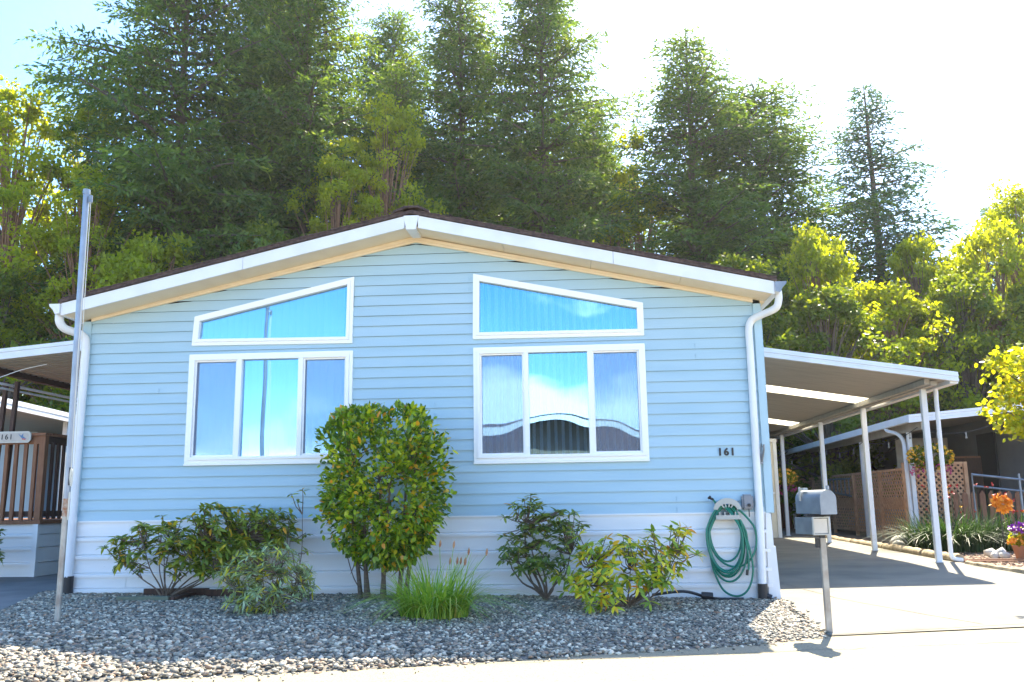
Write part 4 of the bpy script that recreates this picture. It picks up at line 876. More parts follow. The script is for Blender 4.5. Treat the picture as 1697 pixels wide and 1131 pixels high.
# left carport over the deck
lc = thing('deck_canopy', 'white ribbed metal canopy over the deck on the left side of the blue home', 'canopy', (-3.2, 4.5, .14))
def lz(x): return 3.80+(x+.3)*.085
q = MB()
y = 2.45
while y < 8.0:
    for (a, za), (c, zc) in (((y, 0), (y+.08, 0)), ((y+.08, 0), (y+.105, .06)), ((y+.105, .06), (y+.14, .06)), ((y+.14, .06), (y+.165, 0))):
        q.quad((-3.3, a, lz(-3.3)-.15+za), (-.22, a, lz(-.22)-.15+za), (-.22, c, lz(-.22)-.15+zc), (-3.3, c, lz(-3.3)-.15+zc))
    y += .165
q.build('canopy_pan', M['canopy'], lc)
q = MB()
for lo, hi, yy in ((-.17, -.12, 0), (-.12, -.06, .012), (-.06, 0, 0)):
    q.hexa([(-3.34, 2.40+yy, lz(-3.34)+lo), (-.20, 2.40+yy, lz(-.20)+lo), (-.20, 2.44, lz(-.20)+lo), (-3.34, 2.44, lz(-3.34)+lo), (-3.34, 2.40+yy, lz(-3.34)+hi-.003), (-.20, 2.40+yy, lz(-.20)+hi-.003), (-.20, 2.44, lz(-.20)+hi-.003), (-3.34, 2.44, lz(-3.34)+hi-.003)])
q.build('canopy_fascia', M['white'], lc)
q = MB(); q.box(-3.32, -3.22, 2.46, 8, 3.31, 3.42); q.build('canopy_beam', M['redwood_dark'], lc)
q = MB(); q.box(-3.15, -3.12, 2.5, 8, 3.12, 3.155); q.box(-3.10, -3.075, 2.5, 8, 3.04, 3.07); q.build('conduit', M['white'], lc)
for px in (-3.21, -3.02):
    q = MB(); q.bar((px+.03, 3.22, 3.19), (px-.05, 3.22, .99), .06, .06); q.build('canopy_post', M['redwood_dark'], lc)
q = MB(); q.tube(smooth_path([(-4.2, 2.6, 3.25), (-3.2, 2.6, 3.12), (-2.6, 2.7, 3.3), (-2.2, 2.7, 3.38)], 5), .006, 5); q.build('cable', M['white'], lc)
# left neighbour home with carport
ln_ = thing('neighbour_home', 'white roofed neighbour home behind the deck at the left edge', 'mobile home', (-8, 12, .1))
q = MB(); q.box(-14, -7.4, 11, 24, .9, 3.4); q.build('wall', M['blue_neighbour'], ln_)
q = MB(); q.box(-14, -7.35, 10.97, 24, .1, .899); q.build('skirting', M['skirt'], ln_)
q = MB(); q.prism([(-14.3, 10.6, 3.45), (-7.1, 10.6, 3.45), (-10.7, 10.6, 4.2)], (0, 14, 0)); q.build('roof', M['white'], ln_)
EX, EA, EB = -5.0, (5.2, 3.32), (16.0, 2.98)
def ez(y): return EA[1]+(EB[1]-EA[1])*(y-EA[0])/(EB[0]-EA[0])
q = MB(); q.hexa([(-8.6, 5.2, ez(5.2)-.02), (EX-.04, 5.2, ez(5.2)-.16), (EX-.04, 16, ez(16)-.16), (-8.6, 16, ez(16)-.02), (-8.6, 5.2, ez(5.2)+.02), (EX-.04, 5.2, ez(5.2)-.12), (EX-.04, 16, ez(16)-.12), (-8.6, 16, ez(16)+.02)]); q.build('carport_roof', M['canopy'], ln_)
q = MB()
for lo, hi, xx in ((-.20, -.14, 0), (-.14, -.10, .015), (-.10, -.05, 0), (-.05, 0, .015)):
    q.hexa([(EX-.03, 5.2, ez(5.2)+lo), (EX+.02-xx, 5.2, ez(5.2)+lo), (EX+.02-xx, 16, ez(16)+lo), (EX-.03, 16, ez(16)+lo), (EX-.03, 5.2, ez(5.2)+hi-.004), (EX+.02-xx, 5.2, ez(5.2)+hi-.004), (EX+.02-xx, 16, ez(16)+hi-.004), (EX-.03, 16, ez(16)+hi-.004)])
q.build('carport_fascia', M['white'], ln_)
q = MB(); q.box(-9.5, EX-.1, 13.0, 13.1, 2.62, 2.82); q.build('carport_beam', M['shed'], ln_)
for px, py in ((-5.2, 8.5), (-5.2, 13.05), (-5.2, 15.8)):
    q = MB(); q.box(px-.05, px+.05, py-.05, py+.05, .05, 2.61 if py > 13 and py < 14 else ez(py)-.16); q.build('carport_post', M['white'], ln_)
q = MB(); q.box(-12.5, -11.2, 10.94, 10.99, 1.6, 2.7); q.build('window', M['dark'], ln_)

# ------------------------------------------------------------------ right neighbour
rn = thing('neighbour_home', 'grey neighbour home with white carport roof on the right', 'mobile home', (17, 14, .1))
q = MB(); q.box(16.7, 24, 10.5, 26, .1, 3.3); q.build('wall', M['nwall'], rn)
q = MB(); q.prism([(16.3, 10.2, 3.3), (24.4, 10.2, 3.3), (20.3, 10.2, 4.1)], (0, 16, 0)); q.build('roof', M['shingle'], rn)
def nz_(x): return 2.965+(x-13.5)*.085
q = MB(); q.hexa([(13.55, 9.98, nz_(13.55)-.13), (16.9, 9.98, nz_(16.9)-.13), (16.9, 24, nz_(16.9)-.13), (13.55, 24, nz_(13.55)-.13), (13.55, 9.98, nz_(13.55)-.09), (16.9, 9.98, nz_(16.9)-.09), (16.9, 24, nz_(16.9)-.09), (13.55, 24, nz_(13.55)-.09)]); q.build('carport_roof', M['canopy'], rn)
q = MB()
for lo, hi, yy in ((-.18, -.12, 0), (-.12, -.06, .015), (-.06, 0, 0)):
    q.hexa([(13.44, 9.90+yy, nz_(13.44)+lo), (19.5, 9.90+yy, nz_(19.5)+lo), (19.5, 9.97, nz_(19.5)+lo), (13.44, 9.97, nz_(13.44)+lo), (13.44, 9.90+yy, nz_(13.44)+hi-.004), (19.5, 9.90+yy, nz_(19.5)+hi-.004), (19.5, 9.97, nz_(19.5)+hi-.004), (13.44, 9.97, nz_(13.44)+hi-.004)])
q.build('front_fascia', M['white'], rn)
q = MB(); q.hexa([(13.44, 9.971, 2.80), (13.54, 9.971, 2.80), (13.54, 24, 2.66), (13.44, 24, 2.66), (13.44, 9.971, 2.96), (13.54, 9.971, 2.96), (13.54, 24, 2.82), (13.44, 24, 2.82)]); q.build('side_gutter', M['white'], rn)
q = MB(); q.box(13.76, 13.86, 10.1, 24, 2.64, 2.83); q.build('carport_beam', M['canopy'], rn)
for Yp in (11.0, 14.5, 18.5, 22.5):
    q = MB(); q.box(13.76, 13.85, Yp-.045, Yp+.045, .1, 2.639); q.build('carport_post', M['white'], rn)
q = MB(); q.tube(smooth_path([(13.5, 11.6, 2.82), (13.5, 11.5, 2.72), (13.62, 11.2, 2.62), (13.70, 11.1, 2.45), (13.70, 11.05, 2.2)], 5)+[Vector((13.70, 11.0, .35))]+smooth_path([(13.7, 11.0, .28), (13.66, 10.95, .2), (13.5, 10.85, .15)], 4), .045, 10); q.build('downspout', M['white'], rn, smooth=True)
q = MB(); q.box(16.64, 16.69, 13.0, 14.0, .9, 2.75); q.build('door', M['dark'], rn)
q = MB(); q.box(14.9, 16.3, 15.0, 15.06, 1.9, 2.75)
o = q.build('back_board', M['sign_white'], None); tag(o, 'off white panel standing inside the neighbour carport behind the flower basket', 'panel')
q = MB(); q.box(14.9, 16.3, 15.06, 15.5, .1, 1.899); pass
cb = thing('storage_cabinet', 'brown wooden cabinet inside the right neighbour carport', 'cabinet', (15.9, 13.2, .12))
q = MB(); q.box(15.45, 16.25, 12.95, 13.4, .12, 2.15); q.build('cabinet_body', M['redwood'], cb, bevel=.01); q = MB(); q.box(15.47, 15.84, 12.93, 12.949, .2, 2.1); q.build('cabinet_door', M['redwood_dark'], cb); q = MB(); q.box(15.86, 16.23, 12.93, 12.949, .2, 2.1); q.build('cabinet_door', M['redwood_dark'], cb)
# string lights
sl = thing('string_lights', 'string of clear bulbs hanging below the neighbour carport edge', 'string lights', (13.9, 10.2, 2.6))
q = MB(); pts = []
anch = [(13.7, 22.0, 2.62), (13.7, 17.5, 2.6), (13.7, 14.0, 2.62), (13.75, 10.3, 2.7), (15.4, 10.2, 2.75), (17.0, 10.2, 2.85)]
for a, c in zip(anch[:-1], anch[1:]):
    for k_ in range(8):
        t2 = k_/8; p = Vector(a).lerp(Vector(c), t2); p.z -= .22*4*t2*(1-t2)*.8; pts.append(p)
q.tube(pts, .008, 5); q.build('cable', M['black'], sl)
for k_ in range(2, len(pts), 3):
    q = MB(); p = pts[k_]; q.tube([p, p-Vector((0, 0, .09))], .016, 6); q.ball(p-Vector((0, 0, .12)), .028, 6); q.build('bulb', M['bulb'], sl, smooth=True)
# lattice fences
def lattice(name, label, a, c, z0, z1, pitch_=.12, w_=.04, group=None):
    t_ = thing(name, label, 'lattice fence', (a[0], a[1], z0), group); a = Vector((*a, 0)); c = Vector((*c, 0)); L_ = (c-a).length; u = (c-a)/L_; nrm = Vector((-u.y, u.x, 0)); H_ = z1-z0; q = MB()
    for s_, off in ((1, .006), (-1, -.006)):
        k_ = -H_
        while k_ < L_+H_:
            p0 = [k_, 0]; p1 = [k_+s_*H_, H_] if s_ > 0 else [k_-H_, H_]
            x0, x1 = p0[0], p1[0]; t0, t1 = 0, 1
            if x0 == x1: k_ += pitch_; continue
            ta, tb = (0-x0)/(x1-x0), (L_-x0)/(x1-x0); lo, hi = max(0, min(ta, tb)), min(1, max(ta, tb))
            if hi-lo > .03:
                A = a+u*(x0+(x1-x0)*lo)+Vector((0, 0, z0+H_*lo))+nrm*off; B_ = a+u*(x0+(x1-x0)*hi)+Vector((0, 0, z0+H_*hi))+nrm*off
                q.bar(A, B_, .010, w_, up=nrm) if False else q.bar(A, B_, w_, .010, up=tuple(nrm))
            k_ += pitch_
    q.build('lattice_panel', M['lattice'], t_)
    q = MB(); zc = Vector((0, 0, 1))
    q.bar(a+zc*(z1+.02), c+zc*(z1+.02), .05, .06); q.bar(a+zc*(z0-.0), c+zc*(z0-.0), .05, .06); q.build('rail', M['lattice'], t_)
    n_ = max(1, round(L_/2.4))
    for i in range(n_+1):
        p = a+u*(L_*i/n_); q = MB(); q.bar(p+zc*.05, p+zc*(z1+.05), .085, .085); q.build('fence_post', M['lattice'], t_)
    return t_
lattice('lattice_fence', 'long brown lattice fence receding beside the right neighbour carport', (13.98, 11.6), (13.98, 22.6), .25, 1.80, .17, .04)
lattice('lattice_fence', 'short brown lattice panel facing the street behind the orange lilies', (13.75, 11.35), (15.15, 11.35), .25, 1.90, .135, .045)
q = MB(); q.box(14.12, 14.15, 11.8, 22.5, .85, 1.15); o = q.build('backing_boards', M['lattice'], None); tag(o, 'brown mid rail board running behind the long lattice', 'board fence')
bfz = thing('board_fence', 'reddish board fence closing the far end of the driveway beyond the shed', 'fence', (12.8, 23, .1))
for i in range(14):
    q = MB(); q.box(11.4+i*.17, 11.56+i*.17, 22.8, 22.83, .12, 1.85+random.uniform(-.01, .01)); q.build('fence_board', M['redwood'], bfz)
# ladder hanging on the lattice
ld = thing('ladder', 'aluminium ladder hung sideways on the long lattice fence', 'ladder', (13.9, 16.8, 1.2))
q = MB(); q.bar((13.88, 16.0, 1.70), (13.88, 18.2, 1.72), .03, .05); q.build('ladder_rail', M['galv'], ld); q = MB(); q.bar((13.88, 16.0, 1.20), (13.88, 18.2, 1.36), .03, .05); q.build('ladder_rail', M['galv'], ld)
for i in range(6):
    q = MB(); y = 16.15+i*.38; q.bar((13.88, y, 1.205+.073*(y-16)), (13.88, y, 1.70), .03, .03); q.build('rung', M['galv'], ld)
# hanging flower baskets
def flowers(P, m, size=.035, k=5):
    n_ = len(P); Pr = np.repeat(P, k, 0); D_ = rng.normal(0, 1, (n_*k, 3)); D_[:, 1] -= .4; D_ = unit(D_)
    return leaves(Pr, D_, size*rng.uniform(.8, 1.2, n_*k), size*.7, curl=.1, jit=.8)
def basket(name, label, c, r, m1, m2, zc):
    t_ = thing(name, label, 'flower basket', c)
    q = MB(); q.tube([(c[0], c[1], c[2]), (c[0], c[1], c[2]+.12), (c[0], c[1], c[2]+.22)], [.10, .17, .2], 12); q.build('pot', M['redwood_dark'], t_)
    n_ = 260; P = unit(rng.normal(0, 1, (n_, 3)))*np.array([r, r*.8, r*.6])*rng.uniform(.6, 1, (n_, 1))+np.array([c[0], c[1], c[2]+.3])
    V, F = flowers(P, None, .06); np_mesh('leaves', V, F, M['leaf_mid'], t_)
    P = unit(rng.normal(0, 1, (110, 3)))*np.array([r, r*.8, r*.6])*1.02+np.array([c[0], c[1], c[2]+.32]); V, F = flowers(P, None, .05, 6); np_mesh('blossoms', V, F, m1, t_)
    if m2 is not None:
        P = unit(rng.normal(0, 1, (60, 3)))*np.array([r*.9, r*.8, r*.4])+np.array([c[0], c[1], c[2]+.0]); V, F = flowers(P, None, .045, 5); np_mesh('trailing_blossoms', V, F, m2, t_)
    for i in range(3):
        a = i*2.1; q = MB(); q.tube([(c[0]+.2*math.cos(a), c[1]+.2*math.sin(a), c[2]+.22), (c[0], c[1], zc)], .005, 4); q.build('hanger_wire', M['black'], t_)
    return t_
basket('flower_basket', 'hanging basket of yellow and pink flowers above the front lattice panel', (13.95, 10.25, 1.72), .48, M['yellow_petal'], M['pink_petal'], 2.85)
basket('flower_basket', 'bright yellow flower basket behind the mailbox beside the shed', (11.75, 14.9, 1.42), .36, M['yellow_petal'], M['pink_petal'], 2.88)
# ramp railing
rl = thing('ramp_railing', 'galvanised pipe ramp railing in front of the right neighbour home', 'railing', (14.5, 9.6, .1))
q = MB(); q.tube([(14.37, 9.2, .1), (14.37, 9.2, 1.60), (17.4, 9.2, 1.22)], .028, 8); q.build('top_rail', M['galv'], rl, smooth=True)
q = MB(); q.tube([(14.37, 9.2, 1.36), (17.4, 9.2, .98)], .022, 8); q.build('mid_rail', M['galv'], rl, smooth=True)
for x in (15.33, 16.4):
    q = MB(); q.tube([(x, 9.2, .1), (x, 9.2, 1.60-(x-14.37)*.125+.12)], .026, 8); q.build('rail_post', M['galv'], rl, smooth=True)
pf_ = thing('picket_fence', 'low brown picket fence behind the pipe railing', 'picket fence', (14.9, 10.6, .1))
for i in range(14):
    q = MB(); x = 14.4+i*.19; q.prism([(x, 10.3, .12), (x+.12, 10.3, .12), (x+.12, 10.3, 1.18), (x+.06, 10.3, 1.27), (x, 10.3, 1.18)], (0, .03, 0)); q.build('picket', M['redwood'], pf_)
# lilies, spinner, rocks, pot
lt = blade_clump('daylily_clump', 'dark green daylily leaves in front of the lattice panel', 'daylilies', 13.2, 7.7, .1, 900, .95, 1.2, M['blade_dark'], wd=.024, rbase=.62)
blade_clump('daylily_clump', 'dark green daylily leaves below the pipe railing', 'daylilies', 14.4, 7.9, .1, 800, .9, 1.2, M['blade_dark'], wd=.024, rbase=.6)
P = np.stack([rng.uniform(12.9, 14.6, 26), rng.uniform(7.5, 8.6, 26), rng.uniform(.8, 1.4, 26)], 1)
fl = thing('red_lily_flowers', 'loose red and orange lily blossoms above the daylily leaves', 'flowers', (13.5, 7.7, .1)); V, F = flowers(P, None, .05, 5); np_mesh('blossoms', V, F, M['red_petal'], fl)
P2 = P[:12]+rng.normal(0, .12, (12, 3)); V, F = flowers(P2, None, .05, 5); np_mesh('orange_blossoms', V, F, M['orange'], fl)
q = MB()
for p in P: q.tube([(p[0]+rng.normal(0, .03), p[1], .12), tuple(p)], .004, 4)
q.build('flower_stalks', M['blade_dark'], fl)
sp_ = thing('garden_spinner', 'orange flower shaped garden ornament on a thin stake beside the pale rocks', 'garden ornament', (13.44, 6.05, .1))
q = MB(); q.tube([(13.45, 6.05, .1), (13.44, 6.05, 1.0)], .008, 6); q.build('stake', M['black'], sp_)
P = unit(rng.normal(0, 1, (70, 3)))*np.array([.15, .1, .13])*rng.uniform(.5, 1, (70, 1))+np.array([13.44, 6.0, 1.02]); V, F = flowers(P, None, .09, 6); np_mesh('petals', V, F, M['orange'], sp_)
q = MB(); q.ball((13.44, 5.93, 1.0), .04, 7); q.build('flower_centre', M['rock'], sp_, smooth=True)
for i, (x, y, r_, lb) in enumerate(((12.98, 5.5, .14, 'pale rounded boulder left of the flower pot'), (13.17, 5.62, .11, 'darker top boulder behind the small rock pile'), (13.1, 5.3, .10, 'small pale rock nearest the flower pot'), (12.9, 5.22, .08, 'smallest pale rock at the left of the pile'))):
    o = pebbles('garden_rock', np.array([x]), np.array([y]), np.array([.1+r_*.6]), np.array([r_]), M['rock'], flat=.8); tag(o, lb, 'rock', 'rocks by the flower pot')
pt = thing('flower_pot', 'pot of purple and orange flowers at the right edge on the mulch', 'flower pot', (13.3, 5.0, .1))
q = MB(); q.tube([(13.3, 5.0, .1), (13.3, 5.0, .34)], [.14, .2], 14); q.build('pot', M['terracotta'], pt, smooth=True)
def blob(c, r, n_): return unit(rng.normal(0, 1, (n_, 3)))*np.array(r)*rng.uniform(.6, 1, (n_, 1))+np.array(c)
V, F = flowers(blob((13.3, 5, .45), (.26, .2, .2), 160), None, .05); np_mesh('leaves', V, F, M['leaf_bright'], pt)
V, F = flowers(blob((13.28, 4.95, .62), (.24, .18, .07), 70), None, .05, 6); np_mesh('purple_blossoms', V, F, M['purple_petal'], pt)
V, F = flowers(blob((13.25, 4.92, .40), (.25, .18, .1), 60), None, .045, 6); np_mesh('orange_blossoms', V, F, M['orange'], pt)

# sapling with round lime leaves at the right edge (street side)
ly = thing('lime_leaved_tree', 'small tree with round lime yellow leaves reaching in from the right edge', 'tree', (12.1, .5, .1))
n = 0; P = []
for c, r_ in (((11.15, .15, 2.5), (.44, .38, .36)), ((11.6, .2, 2.65), (.4, .4, .35)), ((11.05, .1, 2.15), (.40, .32, .30)), ((11.5, .15, 1.95), (.45, .3, .25)), ((12.2, .4, 2.5), (.7, .7, .7)), ((12.2, .4, 2.9), (.6, .6, .45))):
    k_ = int(1500*r_[0]*r_[2]/.16); cc = blob(c, r_, max(10, k_//26)); P.append(np.repeat(cc, 13, 0)+rng.normal(0, .05, (len(cc)*13, 3)))
P = np.concatenate(P); D_ = unit(rng.normal(0, 1, P.shape)+np.array([-.2, -.3, -.2])); V, F = leaves(P, D_, rng.uniform(.05, .075, len(P)), rng.uniform(.05, .07, len(P)), curl=.15, jit=.8); np_mesh('crown', V, F, M['leaf_lime'], ly)
q = MB(); q.tube(smooth_path([(12.1, .5, .05), (12.12, .48, 1.0), (12.05, .45, 1.8), (12.0, .4, 2.9)], 5), [.05-.002*i for i in range(16)], 8)
for e_ in ((10.98, .1, 2.55), (10.9, .1, 2.1), (11.2, .15, 1.9), (11.4, .2, 2.8), (12.6, .5, 3.0), (12.7, .4, 2.4)): q.tube(smooth_path([(12.07, .46, 1.6), ((12.07+e_[0])/2, .3, e_[2]*.5+.9), e_], 5), [.02-.0015*i for i in range(11)], 6)
q.build('trunk', M['bark'], ly, smooth=True)

# ------------------------------------------------------------------ opposite home behind the camera (seen mirrored in the panes)
oh = thing('opposite_home', 'brown home with white gable trim across the street behind the viewer', 'mobile home', (4.7, -22, 0))
q = MB(); q.box(.6, 9.2, -34, -22, 0, 3.3); q.prism([(.6, -22, 3.3), (9.2, -22, 3.3), (4.9, -22, 4.0)], (0, -12, 0)); q.build('wall', M['taupe'], oh)
def oslab(q, x0, z0, x1, z1, y0, y1, t_): q.hexa([(x0, y0, z0), (x1, y0, z1), (x1, y1, z1), (x0, y1, z0), (x0, y0, z0+t_), (x1, y0, z1+t_), (x1, y1, z1+t_), (x0, y1, z0+t_)])
q = MB(); oslab(q, -.2, 3.38, 4.9, 4.22, -34, -21.4, .06); oslab(q, 4.9, 4.22, 10, 3.38, -34, -21.4, .06); q.build('roof', M['shingle'], oh)
q = MB(); oslab(q, -.2, 3.16, 4.9, 4.00, -21.5, -21.36, .21); oslab(q, 4.9, 4.00, 10, 3.16, -21.5, -21.36, .21); q.build('fascia', M['white'], oh)
q = MB(); q.box(1.8, 3.4, -21.98, -21.95, 1.2, 2.6); q.box(6.0, 7.7, -21.98, -21.95, 1.2, 2.6); q.build('window', M['dark'], oh)
for a in ((1.72, 1.8), (3.4, 3.48), (5.92, 6.0), (7.7, 7.78)):
    pass
q = MB(); q.box(1.7, 1.79, -21.99, -21.93, 1.1, 2.7); q.box(3.41, 3.5, -21.99, -21.93, 1.1, 2.7); q.box(1.79, 3.41, -21.99, -21.93, 2.6, 2.7); q.box(5.9, 5.99, -21.99, -21.93, 1.1, 2.7); q.box(7.71, 7.8, -21.99, -21.93, 1.1, 2.7); q.box(5.99, 7.71, -21.99, -21.93, 2.6, 2.7); q.build('window_trim', M['white'], oh)

# ------------------------------------------------------------------ trees
def conifer_mesh(seed, H=22., Rm=4.2, m='fir', dens=1.0, open_=0.0, ex=.55):
    rg = np.random.default_rng(seed); P = []; Dd = []; Ln = []; limbs = MB()
    z = H*.06
    limbs.tube([(0, 0, -.3), (0, 0, H*.3), (.05, 0, H*.6), (0, 0, H*.99)], [H*.014, H*.011, H*.006, .02], 8)
    while z < H*.985:
        f_ = z/H; nb_ = rg.integers(4, 7); az0 = rg.uniform(0, 6.28)
        for i in range(nb_):
            if rg.uniform() < open_: continue
            az = az0+i*6.28/nb_+rg.normal(0, .35); L_ = (Rm*(1-f_)**ex*(.6+.4*min(1, f_*5))+.15)*rg.uniform(.6, 1.15)*(1+.22*math.sin(az*2+z*.9+seed)+.12*math.sin(az*3-z*2.1))
            up0 = -.10+.55*f_+rg.normal(0, .09); dz = up0
            n_ = max(4, int(L_/.21)); s = np.linspace(.10, 1, n_); dirh = np.array([math.cos(az), math.sin(az), 0]); side = np.array([-math.sin(az), math.cos(az), 0])
            cz_ = z+L_*(dz*s-.28*s**2+.12*s**3); C_ = dirh*(L_*s)[:, None]; C_[:, 2] = cz_
            if L_ > .8: limbs.tube([(0, 0, z), tuple(C_[n_//2]), tuple(C_[-1])], [.02+.012*L_, .012+.006*L_, .008], 4, cap=False)
            for j_ in range(n_):
                tw = (L_*.36*(1-s[j_]*.7)+.22)
                for sg_ in (-1, 1):
                    k_ = max(2, int(tw/.095*dens)); u = np.linspace(.1, 1, k_)
                    d_ = unit(side*sg_*.8+dirh*.6+np.array([0, 0, -.05])+rg.normal(0, .22, 3)); pts = C_[j_]+d_*(tw*u)[:, None]; pts[:, 2] -= .12*u*u*tw+rg.uniform(0, .08, k_)
                    P.append(pts); Dd.append(unit(d_+rg.normal(0, .42, (k_, 3))+np.array([0, 0, -.2]))); Ln.append(np.full(k_, .0)+rg.uniform(.13, .28, k_))
        z += (.30 if f_ < .75 else .22)*rg.uniform(.7, 1.3)
    P = np.concatenate(P); Dd = np.concatenate(Dd); Ln = np.concatenate(Ln); keep = np.sin(P[:, 0]*1.3+P[:, 2]*1.1+seed)*np.sin(P[:, 1]*1.5-P[:, 2]*.8)*.5+.5 > rg.uniform(-1.1, .30, len(P)); P, Dd, Ln = P[keep], Dd[keep], Ln[keep]
    V, F = quads(P, Dd, Ln, Ln*.34); return V, F, limbs
def broad_mesh(seed, H=9., Rm=3.0, leaf=.19, ncl=95, per=115, base=.28, narrow=1.0):
    rg = np.random.default_rng(seed); limbs = MB(); C_ = []
    for i in range(ncl):
        f_ = rg.uniform(0, 1); zz = H*(base+(1-base)*f_); rad = Rm*narrow*math.sin(math.pi*min(.98, .18+.80*f_))**.7*math.sqrt(rg.uniform(.05, 1)); a = rg.uniform(0, 6.28); C_.append((rad*math.cos(a), rad*math.sin(a), zz*(1-.04*rg.uniform())))
    C_ = np.array(C_); limbs.tube([(0, 0, -.3), (.1, .05, H*.25), (-.05, .1, H*.5), (.1, 0, H*.85)], [H*.02, H*.016, H*.011, .03], 8)
    for c in C_:
        z0 = c[2]*rg.uniform(.45, .75); limbs.tube([(0, 0, z0), (c[0]*.5, c[1]*.5, z0+(c[2]-z0)*.6), tuple(c)], [.05+.01*np.hypot(c[0], c[1]), .03, .01], 4, cap=False)
    n_ = len(C_)*per; cs = rg.uniform(.25, .75, len(C_)); g_ = unit(rg.normal(0, 1, (n_, 3)))*(rg.uniform(.2, 1, (n_, 1))**.6); P = np.repeat(C_, per, 0)+g_*np.repeat(cs, per)[:, None]*np.array([1, 1, .7])
    D_ = unit(rg.normal(0, 1, (n_, 3))+np.array([0, 0, -.2])); V, F = quads(P, D_, leaf*rg.uniform(.7, 1.2, n_), leaf*.6); return V, F, limbs
protos = {}
def proto(kind, fn, crown_m, trunk_m):
    V, F, L_ = fn(); me_o = np_mesh(kind+'_crown', V, F, crown_m); t_o = L_.build(kind+'_trunk', trunk_m, None, smooth=True); protos[kind] = (me_o.data, t_o.data); bpy.data.objects.remove(me_o); bpy.data.objects.remove(t_o)
for i in range(4): proto('fir%d' % i, lambda i=i: conifer_mesh(20+i, 22, 5.4, dens=1.25, ex=(.5, .62, .55, .7)[i]), M['fir'], M['bark'])
proto('fir4', lambda: conifer_mesh(31, 22, 5.4, dens=1.2, open_=.22, ex=.85), M['fir_blue'], M['bark'])
proto('bl0', lambda: broad_mesh(41), M['leaf_bright'], M['madrone'])
proto('bl1', lambda: broad_mesh(42, ncl=105), M['leaf_bright'], M['madrone'])
proto('bl2', lambda: broad_mesh(43, ncl=115, base=.1), M['leaf_mid'], M['bark'])
proto('bl3', lambda: broad_mesh(44, ncl=110, base=.1), M['leaf_mid'], M['bark'])
proto('bl4', lambda: broad_mesh(45, H=16, Rm=1.6, ncl=60, base=.3, per=150), M['leaf_bright'], M['madrone'])
proto('bl5', lambda: broad_mesh(46, H=16, Rm=3.2, ncl=150, base=.2, per=125), M['leaf_bright'], M['madrone'])
proto('bl6', lambda: broad_mesh(47, H=18, Rm=2.6, ncl=80, base=.55, per=150), M['leaf_bright'], M['madrone'])
def place(kind, name, label, cat, x, y, H, rad, rot, group):
    base = {'f': (22, 4.2), 'b': (9, 3.0)}[kind[0]]
    if kind == 'bl4': base = (16, 1.7)
    if kind == 'bl6': base = (18, 2.6)
    if kind == 'bl5': base = (16, 3.2)
    t_ = thing(name, label, cat, (x, y, .1), group); t_.rotation_euler = (0, 0, rot); s = (rad/base[1], rad/base[1], H/base[0]); t_.scale = s
    for n_, me in zip(('crown', 'trunk'), protos[kind]):
        o = bpy.data.objects.new(n_, me); col.objects.link(o); o.parent = t_
    return t_
# px/py are only used here as notes; positions are plain ground coordinates
FIR = [ # x, y, H, radius, kind, label
 (-9.7, 22.8, 29.5, 4.8, 'fir0', 'huge dark fir at the far left with its left side against blue sky'),
 (-7.6, 27.5, 29.0, 4.2, 'fir1', 'tall fir behind the far left fir, its top beyond the frame'),
 (-5.0, 24.5, 26.5, 4.2, 'fir2', 'tall fir above the left eave of the blue home'),
 (-1.7, 27.5, 21.5, 3.7, 'fir3', 'shorter dense fir at the foot of the sky gap left of the ridge'),
 (-3.2, 34.0, 28.0, 3.9, 'fir0', 'smaller pale topped fir in the sky gap left of the ridge'),
 (1.1, 29.0, 27.5, 4.4, 'fir1', 'tall fir directly behind the roof ridge'),
 (5.0, 27.5, 26.5, 4.3, 'fir2', 'tall broad fir just right of the roof ridge'),
 (7.4, 30.0, 20.5, 2.6, 'fir3', 'shorter fir leaning out from the right side of the ridge firs'),
 (11.9, 29.5, 23.3, 5.2, 'fir1', 'tall pointed fir between the two sky gaps right of the ridge'),
 (15.3, 31.0, 21.2, 5.0, 'fir0', 'fir shouldering the right side of the pointed fir'),
 (20.9, 32.0, 21.5, 5.6, 'fir4', 'open branched bluish fir alone in the sky at the right'),
 (31.5, 43.0, 18.6, 3.0, 'fir1', 'distant fir tip near the right edge, left of two'),
 (33.8, 43.5, 18.0, 3.0, 'fir3', 'distant fir tip cut by the right edge'),
 (-12.5, 30, 19.0, 4.2, 'fir2', 'fir behind the yellow green trees at the left edge'),
 (-4.0, 38, 24.0, 4.5, 'fir3', 'fir deep in the wood behind the left eave'),
 (4.0, 38, 22.0, 4.5, 'fir0', 'fir deep in the wood behind the ridge'),
 (17.8, 37, 16.0, 4.3, 'fir2', 'low fir in the wood between the pointed fir and the lone fir'),
 (24.5, 38, 13.0, 4.3, 'fir3', 'low fir in the wood right of the lone fir'),
 (-9.5, 36, 25.0, 5.0, 'fir0', 'fir deep in the wood behind the far left fir'),
 (.6, 33, 20.5, 4.6, 'fir2', 'fir deep in the wood filling in left of the ridge'),
 (7.5, 36, 21.0, 4.2, 'fir0', 'fir deep in the wood right of the ridge'),
 (13.5, 37, 20.0, 4.6, 'fir3', 'fir deep in the wood behind the pointed fir'),
]
for i, (x, y, H, r_, k_, lb) in enumerate(FIR): place(k_, 'fir_tree', lb, 'fir tree', x, y, H, r_, i*1.3, 'firs of the wood behind the homes')
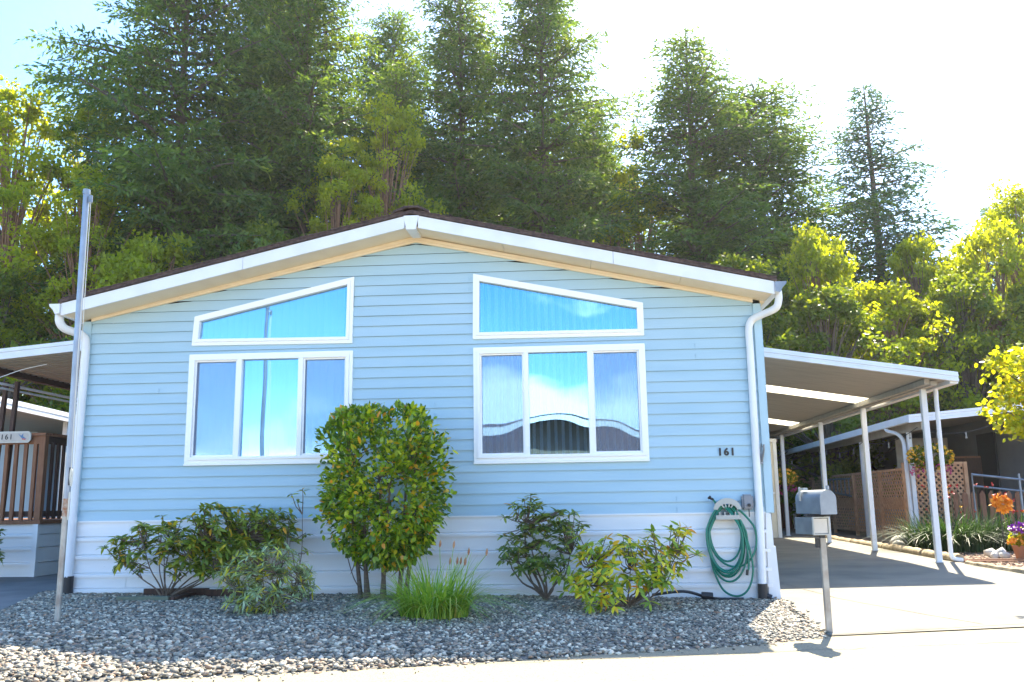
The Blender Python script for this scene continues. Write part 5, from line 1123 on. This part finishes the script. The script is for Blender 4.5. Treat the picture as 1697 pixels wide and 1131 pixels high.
BR = [
 (-11.4, 19.5, 13.5, 2.8, 'bl5', 'yellow green broadleaf tree at the left edge of the wood'),
 (-15.0, 20.5, 17.3, 3.6, 'bl5', 'tallest yellow green tree cut by the left edge'),
 (-12.9, 22.0, 17.6, 3.0, 'bl5', 'yellow green crown between the left edge tree and the big fir'),
 (-1.3, 23.6, 17.8, 2.1, 'bl6', 'bright crown of a broadleaf tree left of the ridge'),
 (-3.0, 22.4, 15.6, 1.9, 'bl6', 'smaller bright crown beside the ridge broadleaf'),
 (9.2, 28.6, 18.0, 1.7, 'bl4', 'slender thin tree with reddish stems in the gap right of the ridge firs'),
 (8.1, 27.6, 14.5, 1.7, 'bl4', 'slender tree partly hidden by the ridge firs'),
 (15.2, 22.6, 11.2, 2.3, 'bl1', 'bright yellow green maple above the carport'),
 (20.4, 26.5, 11.8, 2.6, 'bl0', 'yellow green tree right below the lone fir'),
 (22.6, 24.5, 11.6, 2.9, 'bl1', 'bright yellow green tree near the right edge'),
 (25.2, 27.5, 14.2, 3.2, 'bl5', 'tall yellow green crown at the right edge of the wood'),
]
for i, (x, y, H, r_, k_, lb) in enumerate(BR): place(k_, 'broadleaf_tree', lb, 'broadleaf tree', x, y, H, r_, i*2.1, 'bright broadleaf trees of the wood')
UN = [(-13.5, 18, 9, 'at the left edge behind the canopy'), (-8.2, 18.6, 10.5, 'behind the flagpole'), (-5.2, 20.2, 11, 'above the left eave'), (-2.4, 20.5, 10.5, 'left of the roof middle'), (.6, 20.8, 10, 'near the roof ridge, left side'), (3.6, 21.0, 10, 'right behind the roof ridge'), (6.4, 21.2, 10, 'right of the ridge'), (9.2, 21.3, 9.5, 'above the right half of the roof'), (12.0, 21.0, 9.5, 'above the right gutter'), (14.6, 20.0, 8.2, 'above the carport near the home'), (17.4, 22.0, 8.8, 'above the carport corner'), (20.4, 22.5, 9.2, 'between carport corner and lime tree'), (24.0, 22.5, 9.8, 'above the lime leaved tree'), (28, 25, 10, 'at the right edge of the wood'), (-16, 23, 12, 'beyond the left edge'), (11.0, 26.0, 9, 'at the end of the driveway'), (16.2, 27.0, 11, 'behind the neighbour carport'), (-5.5, 16.5, 6.5, 'low behind the deck canopy')]
for i, (x, y, H, lb) in enumerate(UN): place('bl1' if i in (1, 4, 7, 10, 15) else 'bl2' if i % 2 else 'bl3', 'understorey_tree', ('yellow green' if i in (1, 4, 7, 10, 15) else 'dark green')+' understorey tree '+lb, 'tree', x, y, H, 2.9 if x != -5.5 else 2.0, i*1.7, 'understorey trees behind the homes')  # brighter leaf colour on some trees stands in for glints of light
# the wood goes on behind
n = 42000; P = np.stack([rng.uniform(-45, 60, n), rng.uniform(40, 52, n), rng.uniform(0, 1, n)], 1); P[:, 2] = P[:, 2]*(8.5+2.5*np.sin(P[:, 0]*.7)+2*np.sin(P[:, 0]*1.9+1))
V, F = quads(P, unit(rng.normal(0, 1, (n, 3))+np.array([0, 0, -.5])), rng.uniform(.5, .9, n), .4); o = np_mesh('distant_wood', V, F, M['leaf_mid']); tag(o, 'dense dark wood closing the view behind the trees', 'wood', kind='stuff')

# ------------------------------------------------------------------ added haze volume, standing in for veiling sun glare
hb = MB(); hb.box(-60, 75, -70, 62, -1.2, 34)
m = bpy.data.materials.new('glare_haze'); m.use_nodes = True; t = m.node_tree; t.nodes.remove(t.nodes['Principled BSDF'])
pv_ = t.nodes.new('ShaderNodeVolumePrincipled'); pv_.inputs['Density'].default_value = .0003; pv_.inputs['Anisotropy'].default_value = .45; pv_.inputs['Color'].default_value = (.97, .98, 1, 1)
t.links.new(pv_.outputs[0], t.nodes['Material Output'].inputs['Volume'])
o = hb.build('haze', m); tag(o, 'thin added haze standing in for veiling glare over homes and wood', 'haze', kind='stuff')
